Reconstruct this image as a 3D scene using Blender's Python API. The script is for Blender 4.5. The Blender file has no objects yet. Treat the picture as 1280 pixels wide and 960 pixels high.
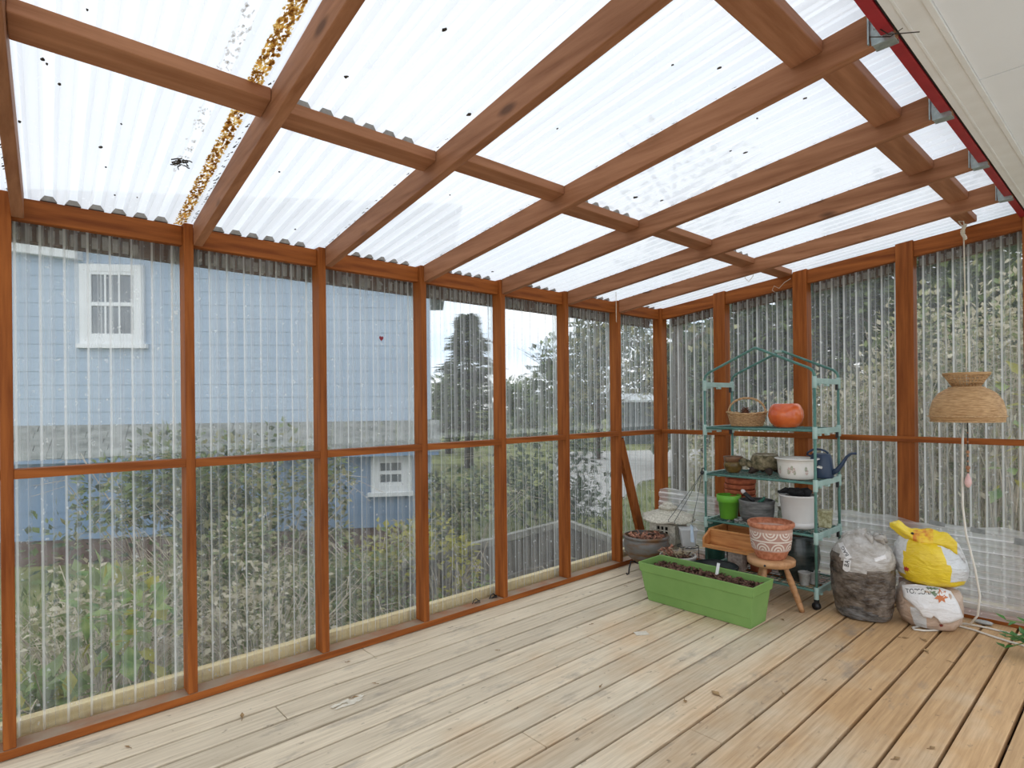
import bpy, bmesh, math, random
from mathutils import Vector, Matrix, noise
from mathutils.bvhtree import BVHTree

random.seed(7)
PI = math.pi
C = bpy.context.scene.collection
SC = bpy.context.scene

# ------------------------------------------------------------------ camera, sky, exposure
CAM = Vector((2.8441, -0.0624, 1.2918))
FW = Vector((-0.74155, 0.67090, 0.0))          # level view direction
RT = Vector((0.67090, 0.74155, 0.0))
ROLL = -0.010
cam_data = bpy.data.cameras.new('camera')
cam_data.sensor_width = 36.0
cam_data.lens = 730.0 / 1280.0 * 36.0
cam_data.shift_y = (504.755 - 480.0) / 1280.0
cam_data.clip_start = 0.02
cam_data.clip_end = 500
cam = bpy.data.objects.new('camera', cam_data)
C.objects.link(cam)
r_ = (RT + Vector((0, 0, ROLL))).normalized()
b_ = -FW
u_ = b_.cross(r_).normalized()
cam.matrix_world = Matrix(((r_.x, u_.x, b_.x, CAM.x), (r_.y, u_.y, b_.y, CAM.y), (r_.z, u_.z, b_.z, CAM.z), (0, 0, 0, 1)))
SC.camera = cam

world = bpy.data.worlds.new('overcast_sky')
SC.world = world
world.use_nodes = True
wn, wl = world.node_tree.nodes, world.node_tree.links
wn.clear()
w_out = wn.new('ShaderNodeOutputWorld')
w_bg = wn.new('ShaderNodeBackground')
w_tc = wn.new('ShaderNodeTexCoord')
w_map = wn.new('ShaderNodeMapping')
w_map.inputs['Scale'].default_value = (1.0, 1.0, 3.0)
w_noise = wn.new('ShaderNodeTexNoise')
w_noise.inputs['Scale'].default_value = 2.6
w_noise.inputs['Detail'].default_value = 5
w_ramp = wn.new('ShaderNodeValToRGB')
w_ramp.color_ramp.elements[0].position = 0.36
w_ramp.color_ramp.elements[0].color = (0.62, 0.74, 0.90, 1)
w_ramp.color_ramp.elements[1].position = 0.60
w_ramp.color_ramp.elements[1].color = (1.0, 1.0, 1.0, 1)
wl.new(w_tc.outputs['Generated'], w_map.inputs['Vector'])
wl.new(w_map.outputs['Vector'], w_noise.inputs['Vector'])
wl.new(w_noise.outputs['Fac'], w_ramp.inputs['Fac'])
wl.new(w_ramp.outputs['Color'], w_bg.inputs['Color'])
w_bg.inputs['Strength'].default_value = 1.3
wl.new(w_bg.outputs['Background'], w_out.inputs['Surface'])

SC.view_settings.view_transform = 'Standard'
SC.view_settings.look = 'None'
SC.view_settings.gamma = 1.0
SC.view_settings.use_curve_mapping = False
SC.view_settings.exposure = 0.36
try:
    SC.cycles.use_denoising = True
    SC.cycles.max_bounces = 10
    SC.cycles.diffuse_bounces = 5
    SC.cycles.transmission_bounces = 8
    SC.cycles.transparent_max_bounces = 24
    SC.cycles.caustics_refractive = True
    SC.cycles.sample_clamp_indirect = 8
except Exception:
    pass


def bearing(px, depth):
    """ground position seen at a horizontal bearing (in 1280-wide pixels) and a distance along the view direction"""
    p = CAM + (FW + RT * ((px - 640.0) / 730.0)) * depth
    return p.x, p.y


# ------------------------------------------------------------------ materials
def srgb(r, g, b):
    f = lambda c: c / 12.92 if c <= 0.04045 else ((c + 0.055) / 1.055) ** 2.4
    return (f(r / 255), f(g / 255), f(b / 255), 1)


MATS = {}


def mat(name, c1, c2=None, scale=8.0, stretch=(1, 1, 1), rough=0.6, bump=0.0, metal=0.0, detail=5.0,
        lo=0.35, hi=0.68, spec=0.4, trans=0.0, coat=0.0, rand=0.0):
    m = bpy.data.materials.new(name)
    MATS[name] = m
    m.use_nodes = True
    n, l = m.node_tree.nodes, m.node_tree.links
    p = n['Principled BSDF']
    out = n['Material Output']
    tc = n.new('ShaderNodeTexCoord')
    mp = n.new('ShaderNodeMapping')
    mp.inputs['Scale'].default_value = stretch
    l.new(tc.outputs['Object'], mp.inputs['Vector'])
    nz = n.new('ShaderNodeTexNoise')
    nz.inputs['Scale'].default_value = scale
    nz.inputs['Detail'].default_value = detail
    nz.inputs['Roughness'].default_value = 0.6
    l.new(mp.outputs['Vector'], nz.inputs['Vector'])
    rp = n.new('ShaderNodeValToRGB')
    rp.color_ramp.elements[0].position = lo
    rp.color_ramp.elements[1].position = hi
    rp.color_ramp.elements[0].color = c1
    rp.color_ramp.elements[1].color = c2 or c1
    l.new(nz.outputs['Fac'], rp.inputs['Fac'])
    col = rp.outputs['Color']
    if rand:
        oi = n.new('ShaderNodeObjectInfo')
        hs = n.new('ShaderNodeHueSaturation')
        ma = n.new('ShaderNodeMath'); ma.operation = 'MULTIPLY_ADD'
        ma.inputs[1].default_value = rand; ma.inputs[2].default_value = 1 - rand / 2
        l.new(oi.outputs['Random'], ma.inputs[0])
        l.new(ma.outputs[0], hs.inputs['Value'])
        l.new(col, hs.inputs['Color'])
        col = hs.outputs['Color']
    l.new(col, p.inputs['Base Color'])
    p.inputs['Roughness'].default_value = rough
    p.inputs['Metallic'].default_value = metal
    p.inputs['Specular IOR Level'].default_value = spec
    p.inputs['Coat Weight'].default_value = coat
    if bump:
        bp = n.new('ShaderNodeBump')
        bp.inputs['Strength'].default_value = bump
        bp.inputs['Distance'].default_value = 0.01
        l.new(nz.outputs['Fac'], bp.inputs['Height'])
        l.new(bp.outputs['Normal'], p.inputs['Normal'])
    if trans:
        tr = n.new('ShaderNodeBsdfTranslucent')
        l.new(col, tr.inputs['Color'])
        mx = n.new('ShaderNodeMixShader')
        mx.inputs['Fac'].default_value = trans
        l.new(p.outputs['BSDF'], mx.inputs[1])
        l.new(tr.outputs['BSDF'], mx.inputs[2])
        l.new(mx.outputs['Shader'], out.inputs['Surface'])
    return m


def wood(name, c1, c2, axis, dark=(0.05, 0.02, 0.01, 1), rough=0.55):
    st = [14, 14, 14]
    st['xyz'.index(axis)] = 0.9
    m = mat(name, c1, c2, scale=2.2, stretch=tuple(st), rough=rough, bump=0.15, lo=0.3, hi=0.68, rand=0.16, spec=0.16)
    n, l = m.node_tree.nodes, m.node_tree.links
    p = n['Principled BSDF']
    # knots: sparse dark spots
    tc = n.new('ShaderNodeTexCoord')
    mp = n.new('ShaderNodeMapping')
    s2 = [9, 9, 9]
    s2['xyz'.index(axis)] = 3.2
    mp.inputs['Scale'].default_value = tuple(s2)
    l.new(tc.outputs['Object'], mp.inputs['Vector'])
    vo = n.new('ShaderNodeTexVoronoi')
    vo.inputs['Scale'].default_value = 0.75
    l.new(mp.outputs['Vector'], vo.inputs['Vector'])
    rp = n.new('ShaderNodeValToRGB')
    rp.color_ramp.elements[0].position = 0.06
    rp.color_ramp.elements[0].color = (1, 1, 1, 1)
    rp.color_ramp.elements[1].position = 0.14
    rp.color_ramp.elements[1].color = (0, 0, 0, 1)
    l.new(vo.outputs['Distance'], rp.inputs['Fac'])
    mul = n.new('ShaderNodeMath'); mul.operation = 'MULTIPLY'; mul.inputs[1].default_value = 0.7
    l.new(rp.outputs['Color'], mul.inputs[0])
    mix = n.new('ShaderNodeMixRGB')
    mix.inputs['Color2'].default_value = dark
    src = p.inputs['Base Color'].links[0].from_socket
    l.new(src, mix.inputs['Color1'])
    l.new(mul.outputs[0], mix.inputs['Fac'])
    l.new(mix.outputs['Color'], p.inputs['Base Color'])
    return m


ST1, ST2 = (0.165, 0.040, 0.0075, 1), (0.36, 0.110, 0.023, 1)
WX = wood('stained_wood_x', ST1, ST2, 'x')
WY = wood('stained_wood_y', ST1, ST2, 'y')
WZ = wood('stained_wood_z', ST1, ST2, 'z')
WXR = wood('stained_rafter_wood', (0.23, 0.092, 0.040, 1), (0.40, 0.185, 0.095, 1), 'x')  # same stain, with the roof's veil and glare painted in as a paler colour
WYR = wood('stained_block_wood', (0.25, 0.100, 0.044, 1), (0.41, 0.19, 0.098, 1), 'y')  # blocks carry nearly the same paled tone
def dusty(m):
    # dust and grit lying on the upward faces of the sill
    n, l = m.node_tree.nodes, m.node_tree.links
    p = n['Principled BSDF']; src = p.inputs['Base Color'].links[0].from_socket
    g = n.new('ShaderNodeNewGeometry'); sp = n.new('ShaderNodeSeparateXYZ'); l.new(g.outputs['True Normal'], sp.inputs[0])
    tc = n.new('ShaderNodeTexCoord'); nz = n.new('ShaderNodeTexNoise'); nz.inputs['Scale'].default_value = 9; nz.inputs['Detail'].default_value = 6
    l.new(tc.outputs['Object'], nz.inputs['Vector'])
    r = n.new('ShaderNodeValToRGB'); r.color_ramp.elements[0].position = .3; r.color_ramp.elements[1].position = .6
    r.color_ramp.elements[0].color = (.35, .35, .35, 1); r.color_ramp.elements[1].color = (.95, .95, .95, 1)
    l.new(nz.outputs['Fac'], r.inputs['Fac'])
    m1 = n.new('ShaderNodeMath'); m1.operation = 'GREATER_THAN'; m1.inputs[1].default_value = .8; l.new(sp.outputs['Z'], m1.inputs[0])
    m2 = n.new('ShaderNodeMath'); m2.operation = 'MULTIPLY'; l.new(m1.outputs[0], m2.inputs[0]); l.new(r.outputs['Color'], m2.inputs[1])
    x = n.new('ShaderNodeMixRGB'); x.inputs['Color2'].default_value = (.30, .23, .165, 1)
    l.new(m2.outputs[0], x.inputs['Fac']); l.new(src, x.inputs['Color1']); l.new(x.outputs['Color'], p.inputs['Base Color'])
    return m


WYD = dusty(wood('stained_sill_wood', ST1, ST2, 'y'))
RAWY = wood('raw_timber', (0.50, 0.38, 0.18, 1), (0.66, 0.53, 0.30, 1), 'y', dark=(0.35, 0.24, 0.12, 1))
RAWX = wood('raw_timber_x', (0.50, 0.38, 0.18, 1), (0.66, 0.53, 0.30, 1), 'x', dark=(0.35, 0.24, 0.12, 1))
DARKW = mat('dark_brown_board', (0.07, 0.035, 0.02, 1), (0.13, 0.07, 0.045, 1), scale=5, stretch=(1, 1, 8), rough=0.8)
FOAM = mat('grey_foam', (0.22, 0.20, 0.18, 1), (0.33, 0.31, 0.28, 1), scale=30, rough=0.9)
RED = mat('red_paint', (0.30, 0.012, 0.018, 1), (0.38, 0.02, 0.028, 1), scale=12, rough=0.5)
GALV = mat('galvanised_steel', (0.30, 0.36, 0.36, 1), (0.48, 0.55, 0.54, 1), scale=40, rough=0.42, metal=0.7)
SOFF = mat('soffit_paint', (0.86, 0.87, 0.875, 1), (0.89, 0.90, 0.905, 1), scale=3, rough=0.8)
WHITEP = mat('white_trim_paint', (0.80, 0.78, 0.74, 1), (0.87, 0.86, 0.83, 1), scale=6, rough=0.6)
BLACKG = mat('gap_shade_paint', (0.02, 0.018, 0.015, 1), rough=0.9)


def deck_material():
    m = bpy.data.materials.new('weathered_deck')
    m.use_nodes = True
    n, l = m.node_tree.nodes, m.node_tree.links
    p = n['Principled BSDF']
    tc = n.new('ShaderNodeTexCoord')
    sx = n.new('ShaderNodeSeparateXYZ')
    l.new(tc.outputs['Object'], sx.inputs[0])
    # board index
    a = n.new('ShaderNodeMath'); a.operation = 'MULTIPLY_ADD'; a.inputs[1].default_value = 1 / 0.145; a.inputs[2].default_value = 10 - 0.1365 / 0.145
    l.new(sx.outputs['X'], a.inputs[0])
    fl = n.new('ShaderNodeMath'); fl.operation = 'FLOOR'
    l.new(a.outputs[0], fl.inputs[0])
    wnz = n.new('ShaderNodeTexWhiteNoise'); wnz.noise_dimensions = '1D'
    l.new(fl.outputs[0], wnz.inputs['W'])
    # per-board shifted coordinates
    cx = n.new('ShaderNodeCombineXYZ')
    l.new(wnz.outputs['Value'], cx.inputs['Y'])
    sc_ = n.new('ShaderNodeVectorMath'); sc_.operation = 'SCALE'; sc_.inputs['Scale'].default_value = 20
    l.new(cx.outputs[0], sc_.inputs[0])
    ad = n.new('ShaderNodeVectorMath'); ad.operation = 'ADD'
    l.new(tc.outputs['Object'], ad.inputs[0]); l.new(sc_.outputs[0], ad.inputs[1])

    def nz(scale, stretch, detail=5, src=ad.outputs[0]):
        mp = n.new('ShaderNodeMapping'); mp.inputs['Scale'].default_value = stretch
        l.new(src, mp.inputs['Vector'])
        t = n.new('ShaderNodeTexNoise'); t.inputs['Scale'].default_value = scale; t.inputs['Detail'].default_value = detail
        t.inputs['Roughness'].default_value = 0.65
        l.new(mp.outputs[0], t.inputs['Vector'])
        return t.outputs['Fac']

    def ramp(fac, p0, c0, p1, c1):
        r = n.new('ShaderNodeValToRGB')
        r.color_ramp.elements[0].position = p0; r.color_ramp.elements[0].color = c0
        r.color_ramp.elements[1].position = p1; r.color_ramp.elements[1].color = c1
        l.new(fac, r.inputs['Fac'])
        return r.outputs['Color']

    def mixc(fac, c1, c2, mode='MIX', f=None):
        x = n.new('ShaderNodeMixRGB'); x.blend_type = mode
        if f is not None: x.inputs['Fac'].default_value = f
        else: l.new(fac, x.inputs['Fac'])
        for i, c in ((1, c1), (2, c2)):
            if isinstance(c, tuple): x.inputs[i].default_value = c
            else: l.new(c, x.inputs[i])
        return x.outputs['Color']
    grain = nz(3.0, (22, 0.9, 4))
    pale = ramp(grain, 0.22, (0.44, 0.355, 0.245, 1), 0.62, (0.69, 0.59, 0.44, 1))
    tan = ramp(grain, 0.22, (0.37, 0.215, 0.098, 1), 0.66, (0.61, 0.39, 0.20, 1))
    # paler boards towards the left wall and the near side, darker tan towards the far right
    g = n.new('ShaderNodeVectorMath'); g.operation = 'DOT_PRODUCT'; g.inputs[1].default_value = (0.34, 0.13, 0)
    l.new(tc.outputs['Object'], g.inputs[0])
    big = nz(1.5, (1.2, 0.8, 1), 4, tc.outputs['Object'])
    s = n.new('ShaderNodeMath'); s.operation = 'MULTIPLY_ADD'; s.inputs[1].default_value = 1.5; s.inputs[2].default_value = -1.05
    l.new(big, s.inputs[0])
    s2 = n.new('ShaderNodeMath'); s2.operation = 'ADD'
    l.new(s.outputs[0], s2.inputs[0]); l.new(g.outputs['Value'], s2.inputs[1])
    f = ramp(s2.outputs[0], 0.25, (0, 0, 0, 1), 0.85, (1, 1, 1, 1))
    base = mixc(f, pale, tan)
    # board to board tone
    tone = n.new('ShaderNodeMath'); tone.operation = 'MULTIPLY_ADD'; tone.inputs[1].default_value = 0.22; tone.inputs[2].default_value = 0.89
    l.new(wnz.outputs['Value'], tone.inputs[0])
    hs = n.new('ShaderNodeHueSaturation')
    l.new(tone.outputs[0], hs.inputs['Value']); l.new(base, hs.inputs['Color'])
    # grey smears and dark flecks
    smear = ramp(nz(2.3, (2.4, 0.9, 1), 6), 0.58, (0, 0, 0, 1), 0.70, (0.62, 0.62, 0.62, 1))
    base = mixc(smear, hs.outputs['Color'], (0.22, 0.19, 0.16, 1))
    fleck = ramp(nz(20, (1.4, 0.7, 1), 3), 0.645, (0, 0, 0, 1), 0.76, (0.75, 0.75, 0.75, 1))
    base = mixc(fleck, base, (0.10, 0.075, 0.05, 1))
    l.new(base, p.inputs['Base Color'])
    p.inputs['Roughness'].default_value = 0.62
    p.inputs['Specular IOR Level'].default_value = 0.3
    bp = n.new('ShaderNodeBump'); bp.inputs['Strength'].default_value = 0.18; bp.inputs['Distance'].default_value = 0.006
    l.new(grain, bp.inputs['Height']); l.new(bp.outputs['Normal'], p.inputs['Normal'])
    return m


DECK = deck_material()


def sheet_material(name, axis, clear, haze_col, streak_scale, ridge_glint_amt, rough=0.12, gloss=0.06, refr=0.0, st_amt=0.16):
    """corrugated plastic: clear plastic plus dusty haze, bright sky glints painted along the ridges, streaks that run along the ridges"""
    m = bpy.data.materials.new(name)
    m.use_nodes = True
    n, l = m.node_tree.nodes, m.node_tree.links
    n.remove(n['Principled BSDF'])
    out = n['Material Output']
    tc = n.new('ShaderNodeTexCoord')
    sx = n.new('ShaderNodeSeparateXYZ'); l.new(tc.outputs['Object'], sx.inputs[0])
    # position inside one corrugation
    dv = n.new('ShaderNodeMath'); dv.operation = 'MULTIPLY_ADD'; dv.inputs[1].default_value = 1 / PITCH; dv.inputs[2].default_value = 50.0
    l.new(sx.outputs[axis.upper()], dv.inputs[0])
    fr = n.new('ShaderNodeMath'); fr.operation = 'FRACT'; l.new(dv.outputs[0], fr.inputs[0])
    rr = n.new('ShaderNodeValToRGB')  # bright ridge lines: refracted sky and gloss painted in as extra white haze
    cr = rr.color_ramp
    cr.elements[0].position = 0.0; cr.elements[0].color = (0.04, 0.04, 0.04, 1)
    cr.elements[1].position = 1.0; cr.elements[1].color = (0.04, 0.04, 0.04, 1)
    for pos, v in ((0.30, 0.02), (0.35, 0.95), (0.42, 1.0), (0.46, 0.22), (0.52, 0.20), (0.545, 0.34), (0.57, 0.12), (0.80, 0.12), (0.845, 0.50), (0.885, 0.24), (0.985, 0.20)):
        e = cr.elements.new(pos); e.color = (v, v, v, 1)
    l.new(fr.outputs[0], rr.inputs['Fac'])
    mp = n.new('ShaderNodeMapping')
    st = {'x': (streak_scale, 1, 0.35), 'y': (1, streak_scale, 0.35), 'r': (0.3, streak_scale, 1), 'z': (0.35, 1, streak_scale)}
    mp.inputs['Scale'].default_value = st['r'] if name.startswith('roof') else st[axis]
    l.new(tc.outputs['Object'], mp.inputs['Vector'])
    nz = n.new('ShaderNodeTexNoise'); nz.inputs['Scale'].default_value = 4; nz.inputs['Detail'].default_value = 4
    l.new(mp.outputs[0], nz.inputs['Vector'])
    sr = n.new('ShaderNodeValToRGB')
    sr.color_ramp.elements[0].position = 0.38; sr.color_ramp.elements[0].color = (0, 0, 0, 1)
    sr.color_ramp.elements[1].position = 0.70; sr.color_ramp.elements[1].color = (1, 1, 1, 1)
    l.new(nz.outputs['Fac'], sr.inputs['Fac'])
    # small spatters
    sp = n.new('ShaderNodeTexNoise'); sp.inputs['Scale'].default_value = 42; sp.inputs['Detail'].default_value = 2
    l.new(tc.outputs['Object'], sp.inputs['Vector'])
    spr = n.new('ShaderNodeValToRGB')
    spr.color_ramp.elements[0].position = 0.66; spr.color_ramp.elements[0].color = (0, 0, 0, 1)
    spr.color_ramp.elements[1].position = 0.74; spr.color_ramp.elements[1].color = (0.35, 0.35, 0.35, 1)
    l.new(sp.outputs['Fac'], spr.inputs['Fac'])

    def math_(op, a, b):
        x = n.new('ShaderNodeMath'); x.operation = op
        for i, v in enumerate((a, b)):
            if isinstance(v, float): x.inputs[i].default_value = v
            else: l.new(v, x.inputs[i])
        return x.outputs[0]
    h = math_('MULTIPLY', rr.outputs['Color'], float(ridge_glint_amt))
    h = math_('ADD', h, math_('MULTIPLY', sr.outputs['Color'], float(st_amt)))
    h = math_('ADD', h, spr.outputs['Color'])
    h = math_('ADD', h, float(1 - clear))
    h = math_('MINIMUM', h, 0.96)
    tp = n.new('ShaderNodeBsdfTransparent'); tp.inputs['Color'].default_value = (0.955, 0.975, 0.97, 1)
    see = tp.outputs[0]
    if refr:
        rf = n.new('ShaderNodeBsdfRefraction'); rf.inputs['IOR'].default_value = 1.006; rf.inputs['Roughness'].default_value = 0.03
        rf.inputs['Color'].default_value = (0.96, 0.98, 0.97, 1)
        mr = n.new('ShaderNodeMixShader'); mr.inputs['Fac'].default_value = refr
        l.new(tp.outputs[0], mr.inputs[1]); l.new(rf.outputs[0], mr.inputs[2])
        see = mr.outputs[0]
    df = n.new('ShaderNodeBsdfDiffuse'); df.inputs['Color'].default_value = haze_col
    tl = n.new('ShaderNodeBsdfTranslucent'); tl.inputs['Color'].default_value = haze_col
    hz = n.new('ShaderNodeMixShader'); hz.inputs['Fac'].default_value = 0.72
    l.new(df.outputs[0], hz.inputs[1]); l.new(tl.outputs[0], hz.inputs[2])
    hz_out = hz.outputs[0]
    mx = n.new('ShaderNodeMixShader')
    l.new(h, mx.inputs['Fac']); l.new(see, mx.inputs[1]); l.new(hz_out, mx.inputs[2])
    gl = n.new('ShaderNodeBsdfGlossy'); gl.inputs['Roughness'].default_value = rough
    lw = n.new('ShaderNodeLayerWeight'); lw.inputs['Blend'].default_value = 0.25
    gf = math_('MULTIPLY', lw.outputs['Fresnel'], float(gloss * 4))
    gf = math_('MINIMUM', gf, 0.35)
    mg = n.new('ShaderNodeMixShader')
    l.new(gf, mg.inputs['Fac']); l.new(mx.outputs[0], mg.inputs[1]); l.new(gl.outputs[0], mg.inputs[2])
    l.new(mg.outputs[0], out.inputs['Surface'])
    return m


PITCH = 0.0762
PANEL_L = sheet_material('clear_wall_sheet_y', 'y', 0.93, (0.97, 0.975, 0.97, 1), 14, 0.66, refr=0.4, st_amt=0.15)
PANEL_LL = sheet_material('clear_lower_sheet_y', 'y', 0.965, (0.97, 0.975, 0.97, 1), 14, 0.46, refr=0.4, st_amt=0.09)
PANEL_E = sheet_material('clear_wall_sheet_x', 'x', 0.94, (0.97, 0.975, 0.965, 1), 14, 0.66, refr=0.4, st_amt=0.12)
ROOFM = sheet_material('roof_sheet_white', 'y', 0.14, (0.91, 0.925, 0.94, 1), 9, 0.08, gloss=0.01, st_amt=0.06)
LEANM = sheet_material('spare_sheet_clear', 'z', 0.66, (0.97, 0.965, 0.985, 1), 10, 0.55, refr=0.0)


# ------------------------------------------------------------------ mesh helpers
class MB:
    def __init__(self):
        self.v = []; self.f = []; self.m = []; self.smooth = []

    def add(self, vs, fs, mi=0, sm=False):
        o = len(self.v)
        self.v += [tuple(v) for v in vs]
        for f in fs:
            self.f.append(tuple(i + o for i in f)); self.m.append(mi); self.smooth.append(sm)

    def box(self, x0, x1, y0, y1, z0, z1, mi=0):
        self.add([(x0, y0, z0), (x1, y0, z0), (x1, y1, z0), (x0, y1, z0), (x0, y0, z1), (x1, y0, z1), (x1, y1, z1), (x0, y1, z1)],
                 [(0, 3, 2, 1), (4, 5, 6, 7), (0, 1, 5, 4), (1, 2, 6, 5), (2, 3, 7, 6), (3, 0, 4, 7)], mi)

    def hexa(self, c8, mi=0):
        self.add(c8, [(0, 3, 2, 1), (4, 5, 6, 7), (0, 1, 5, 4), (1, 2, 6, 5), (2, 3, 7, 6), (3, 0, 4, 7)], mi)

    def frustum(self, cx, cy, z0, z1, ax, ay, bx, by, mi=0, rot=0.0):
        c, s = math.cos(rot), math.sin(rot)
        q = lambda x, y, z: (cx + x * c - y * s, cy + x * s + y * c, z)
        self.hexa([q(-ax, -ay, z0), q(ax, -ay, z0), q(ax, ay, z0), q(-ax, ay, z0), q(-bx, -by, z1), q(bx, -by, z1), q(bx, by, z1), q(-bx, by, z1)], mi)

    def tube(self, pts, r, n=8, mi=0, cap=True, closed=False, sm=True):
        pts = [Vector(p) for p in pts]
        rs = r if isinstance(r, (list, tuple)) else [r] * len(pts)
        o = []
        N = len(pts)
        up = None
        vs = []
        for i, p in enumerate(pts):
            if closed: t = pts[(i + 1) % N] - pts[i - 1]
            else: t = pts[min(i + 1, N - 1)] - pts[max(i - 1, 0)]
            if t.length < 1e-9: t = Vector((0, 0, 1))
            t.normalize()
            if up is None:
                up = Vector((0, 0, 1)) if abs(t.z) < 0.9 else Vector((1, 0, 0))
            a = t.cross(up)
            if a.length < 1e-6:
                a = t.cross(Vector((1, 0, 0)))
            a.normalize()
            b = a.cross(t).normalized()
            up = b
            for k in range(n):
                an = 2 * PI * k / n
                vs.append(p + a * (math.cos(an) * rs[i]) + b * (math.sin(an) * rs[i]))
        fs = []
        segs = N if closed else N - 1
        for i in range(segs):
            j = (i + 1) % N
            for k in range(n):
                k2 = (k + 1) % n
                fs.append((i * n + k, i * n + k2, j * n + k2, j * n + k))
        if cap and not closed:
            fs.append(tuple(range(n - 1, -1, -1)))
            fs.append(tuple((N - 1) * n + k for k in range(n)))
        self.add(vs, fs, mi, sm)

    def lathe(self, prof, n=32, cx=0, cy=0, mi=0, sx=1.0, sy=1.0, rot=0.0, fn=None, mfn=None):
        vs = []; fs = []
        for (r, z) in prof:
            for k in range(n):
                a = 2 * PI * k / n
                x, y = r * math.cos(a) * sx, r * math.sin(a) * sy
                xr, yr = x * math.cos(rot) - y * math.sin(rot), x * math.sin(rot) + y * math.cos(rot)
                p = Vector((cx + xr, cy + yr, z))
                if fn: p = fn(p, a, r, z)
                vs.append(p)
        o = len(self.v)
        self.v += [tuple(v) for v in vs]
        for i in range(len(prof) - 1):
            for k in range(n):
                k2 = (k + 1) % n
                f = (i * n + k, i * n + k2, (i + 1) * n + k2, (i + 1) * n + k)
                self.f.append(tuple(q + o for q in f))
                self.m.append(mfn(i, k) if mfn else mi); self.smooth.append(True)
        for i, rev in ((0, True), (len(prof) - 1, False)):
            ring = [o + i * n + k for k in range(n)]
            if prof[i][0] > 1e-6:
                self.f.append(tuple(reversed(ring)) if rev else tuple(ring)); self.m.append(mfn(min(i, len(prof) - 2), 0) if mfn else mi); self.smooth.append(False)

    def blob(self, c, rx, ry, rz, mi=0, n=16, rings=10, amp=0.0, freq=6.0, seed=0.0):
        prof = []
        vs = []; fs = []
        for i in range(rings + 1):
            th = PI * i / rings
            for k in range(n):
                a = 2 * PI * k / n
                d = Vector((math.sin(th) * math.cos(a), math.sin(th) * math.sin(a), -math.cos(th)))
                s = 1 + amp * noise.noise(d * freq + Vector((seed, seed * 1.7, 0)))
                vs.append((c[0] + d.x * rx * s, c[1] + d.y * ry * s, c[2] + d.z * rz * s))
        for i in range(rings):
            for k in range(n):
                k2 = (k + 1) % n
                fs.append((i * n + k, i * n + k2, (i + 1) * n + k2, (i + 1) * n + k))
        self.add(vs, fs, mi, True)

    def leaf(self, p, d, up, L, W, mi=0):
        d = d.normalized(); s = d.cross(up)
        if s.length < 1e-4: s = d.cross(Vector((1, 0.3, 0)))
        s.normalize()
        nn = s.cross(d)
        a = p; b = p + d * L * 0.45 + s * W * 0.5 + nn * L * 0.08; c = p + d * L; e = p + d * L * 0.45 - s * W * 0.5 + nn * L * 0.08
        self.add([a, b, c, e], [(0, 1, 2, 3)], mi, False)

    def build(self, name, mats, parent=None, loc=None, bevel=0.0, weld=False):
        me = bpy.data.meshes.new(name)
        off = Vector(loc) if loc else Vector((0, 0, 0))
        me.from_pydata([(v[0] - off.x, v[1] - off.y, v[2] - off.z) for v in self.v], [], self.f)
        for m in (mats if isinstance(mats, (list, tuple)) else [mats]):
            me.materials.append(m)
        me.polygons.foreach_set('material_index', self.m)
        me.polygons.foreach_set('use_smooth', self.smooth)
        me.update()
        o = bpy.data.objects.new(name, me)
        C.objects.link(o)
        if loc: o.location = off
        if parent: o.parent = parent
        if bevel:
            b = o.modifiers.new('bevel', 'BEVEL'); b.width = bevel; b.segments = 2; b.limit_method = 'ANGLE'
        return o


def tag(o, label=None, cat=None, group=None, kind=None):
    if label: o['label'] = label
    if cat: o['category'] = cat
    if group: o['group'] = group
    if kind: o['kind'] = kind
    return o


def thing(name, label, cat, loc=(0, 0, 0), rz=0.0, group=None):
    o = bpy.data.objects.new(name, None)
    o.empty_display_size = 0.05
    C.objects.link(o)
    o.location = loc
    o.rotation_euler = (0, 0, rz)
    return tag(o, label, cat, group)


def copy_tree(o, parent=None):
    c = o.copy(); C.objects.link(c)
    if parent: c.parent = parent
    for ch in list(o.children):
        copy_tree(ch, c)
    return c


# ------------------------------------------------------------------ deck floor
BAY = 0.61
Y_END = 4.24
mb = MB()
B0, BS, GAP = 0.1365, 0.145, 0.0135
edges = [B0 + BS * i for i in range(-2, 22)]
for i in range(len(edges) - 1):
    x0, x1 = edges[i] + GAP * random.uniform(0.35, 0.62), edges[i + 1] - GAP * random.uniform(0.35, 0.62)
    # the boards are butted end to end at staggered joints
    cuts = [-2.6, {1: 1.42, 3: 0.86, 6: 2.4, 9: 1.5, 12: 2.0}.get(i, -1.2 + (i * 0.83) % 1.0), 4.36]
    for j in range(len(cuts) - 1):
        dz = random.uniform(-0.0012, 0.0)
        mb.box(x0, x1, cuts[j] + 0.0015, cuts[j + 1] - 0.0015, -0.036, dz)
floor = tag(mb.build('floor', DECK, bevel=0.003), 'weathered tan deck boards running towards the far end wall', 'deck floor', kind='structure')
mb = MB()
for y in [-2.4 + 0.4 * i for i in range(17)]:
    mb.box(-0.14, 3.1, y, y + 0.038, -0.20, -0.037)
mb.box(-0.18, -0.14, -2.5, 4.36, -0.20, -0.037)
mb.box(-0.14, 3.1, 4.325, 4.36, -0.20, -0.037)
tag(mb.build('floor_joists', DARKW), 'dark timber framing showing in the gaps under the deck boards', 'deck joists', kind='structure')

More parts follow.
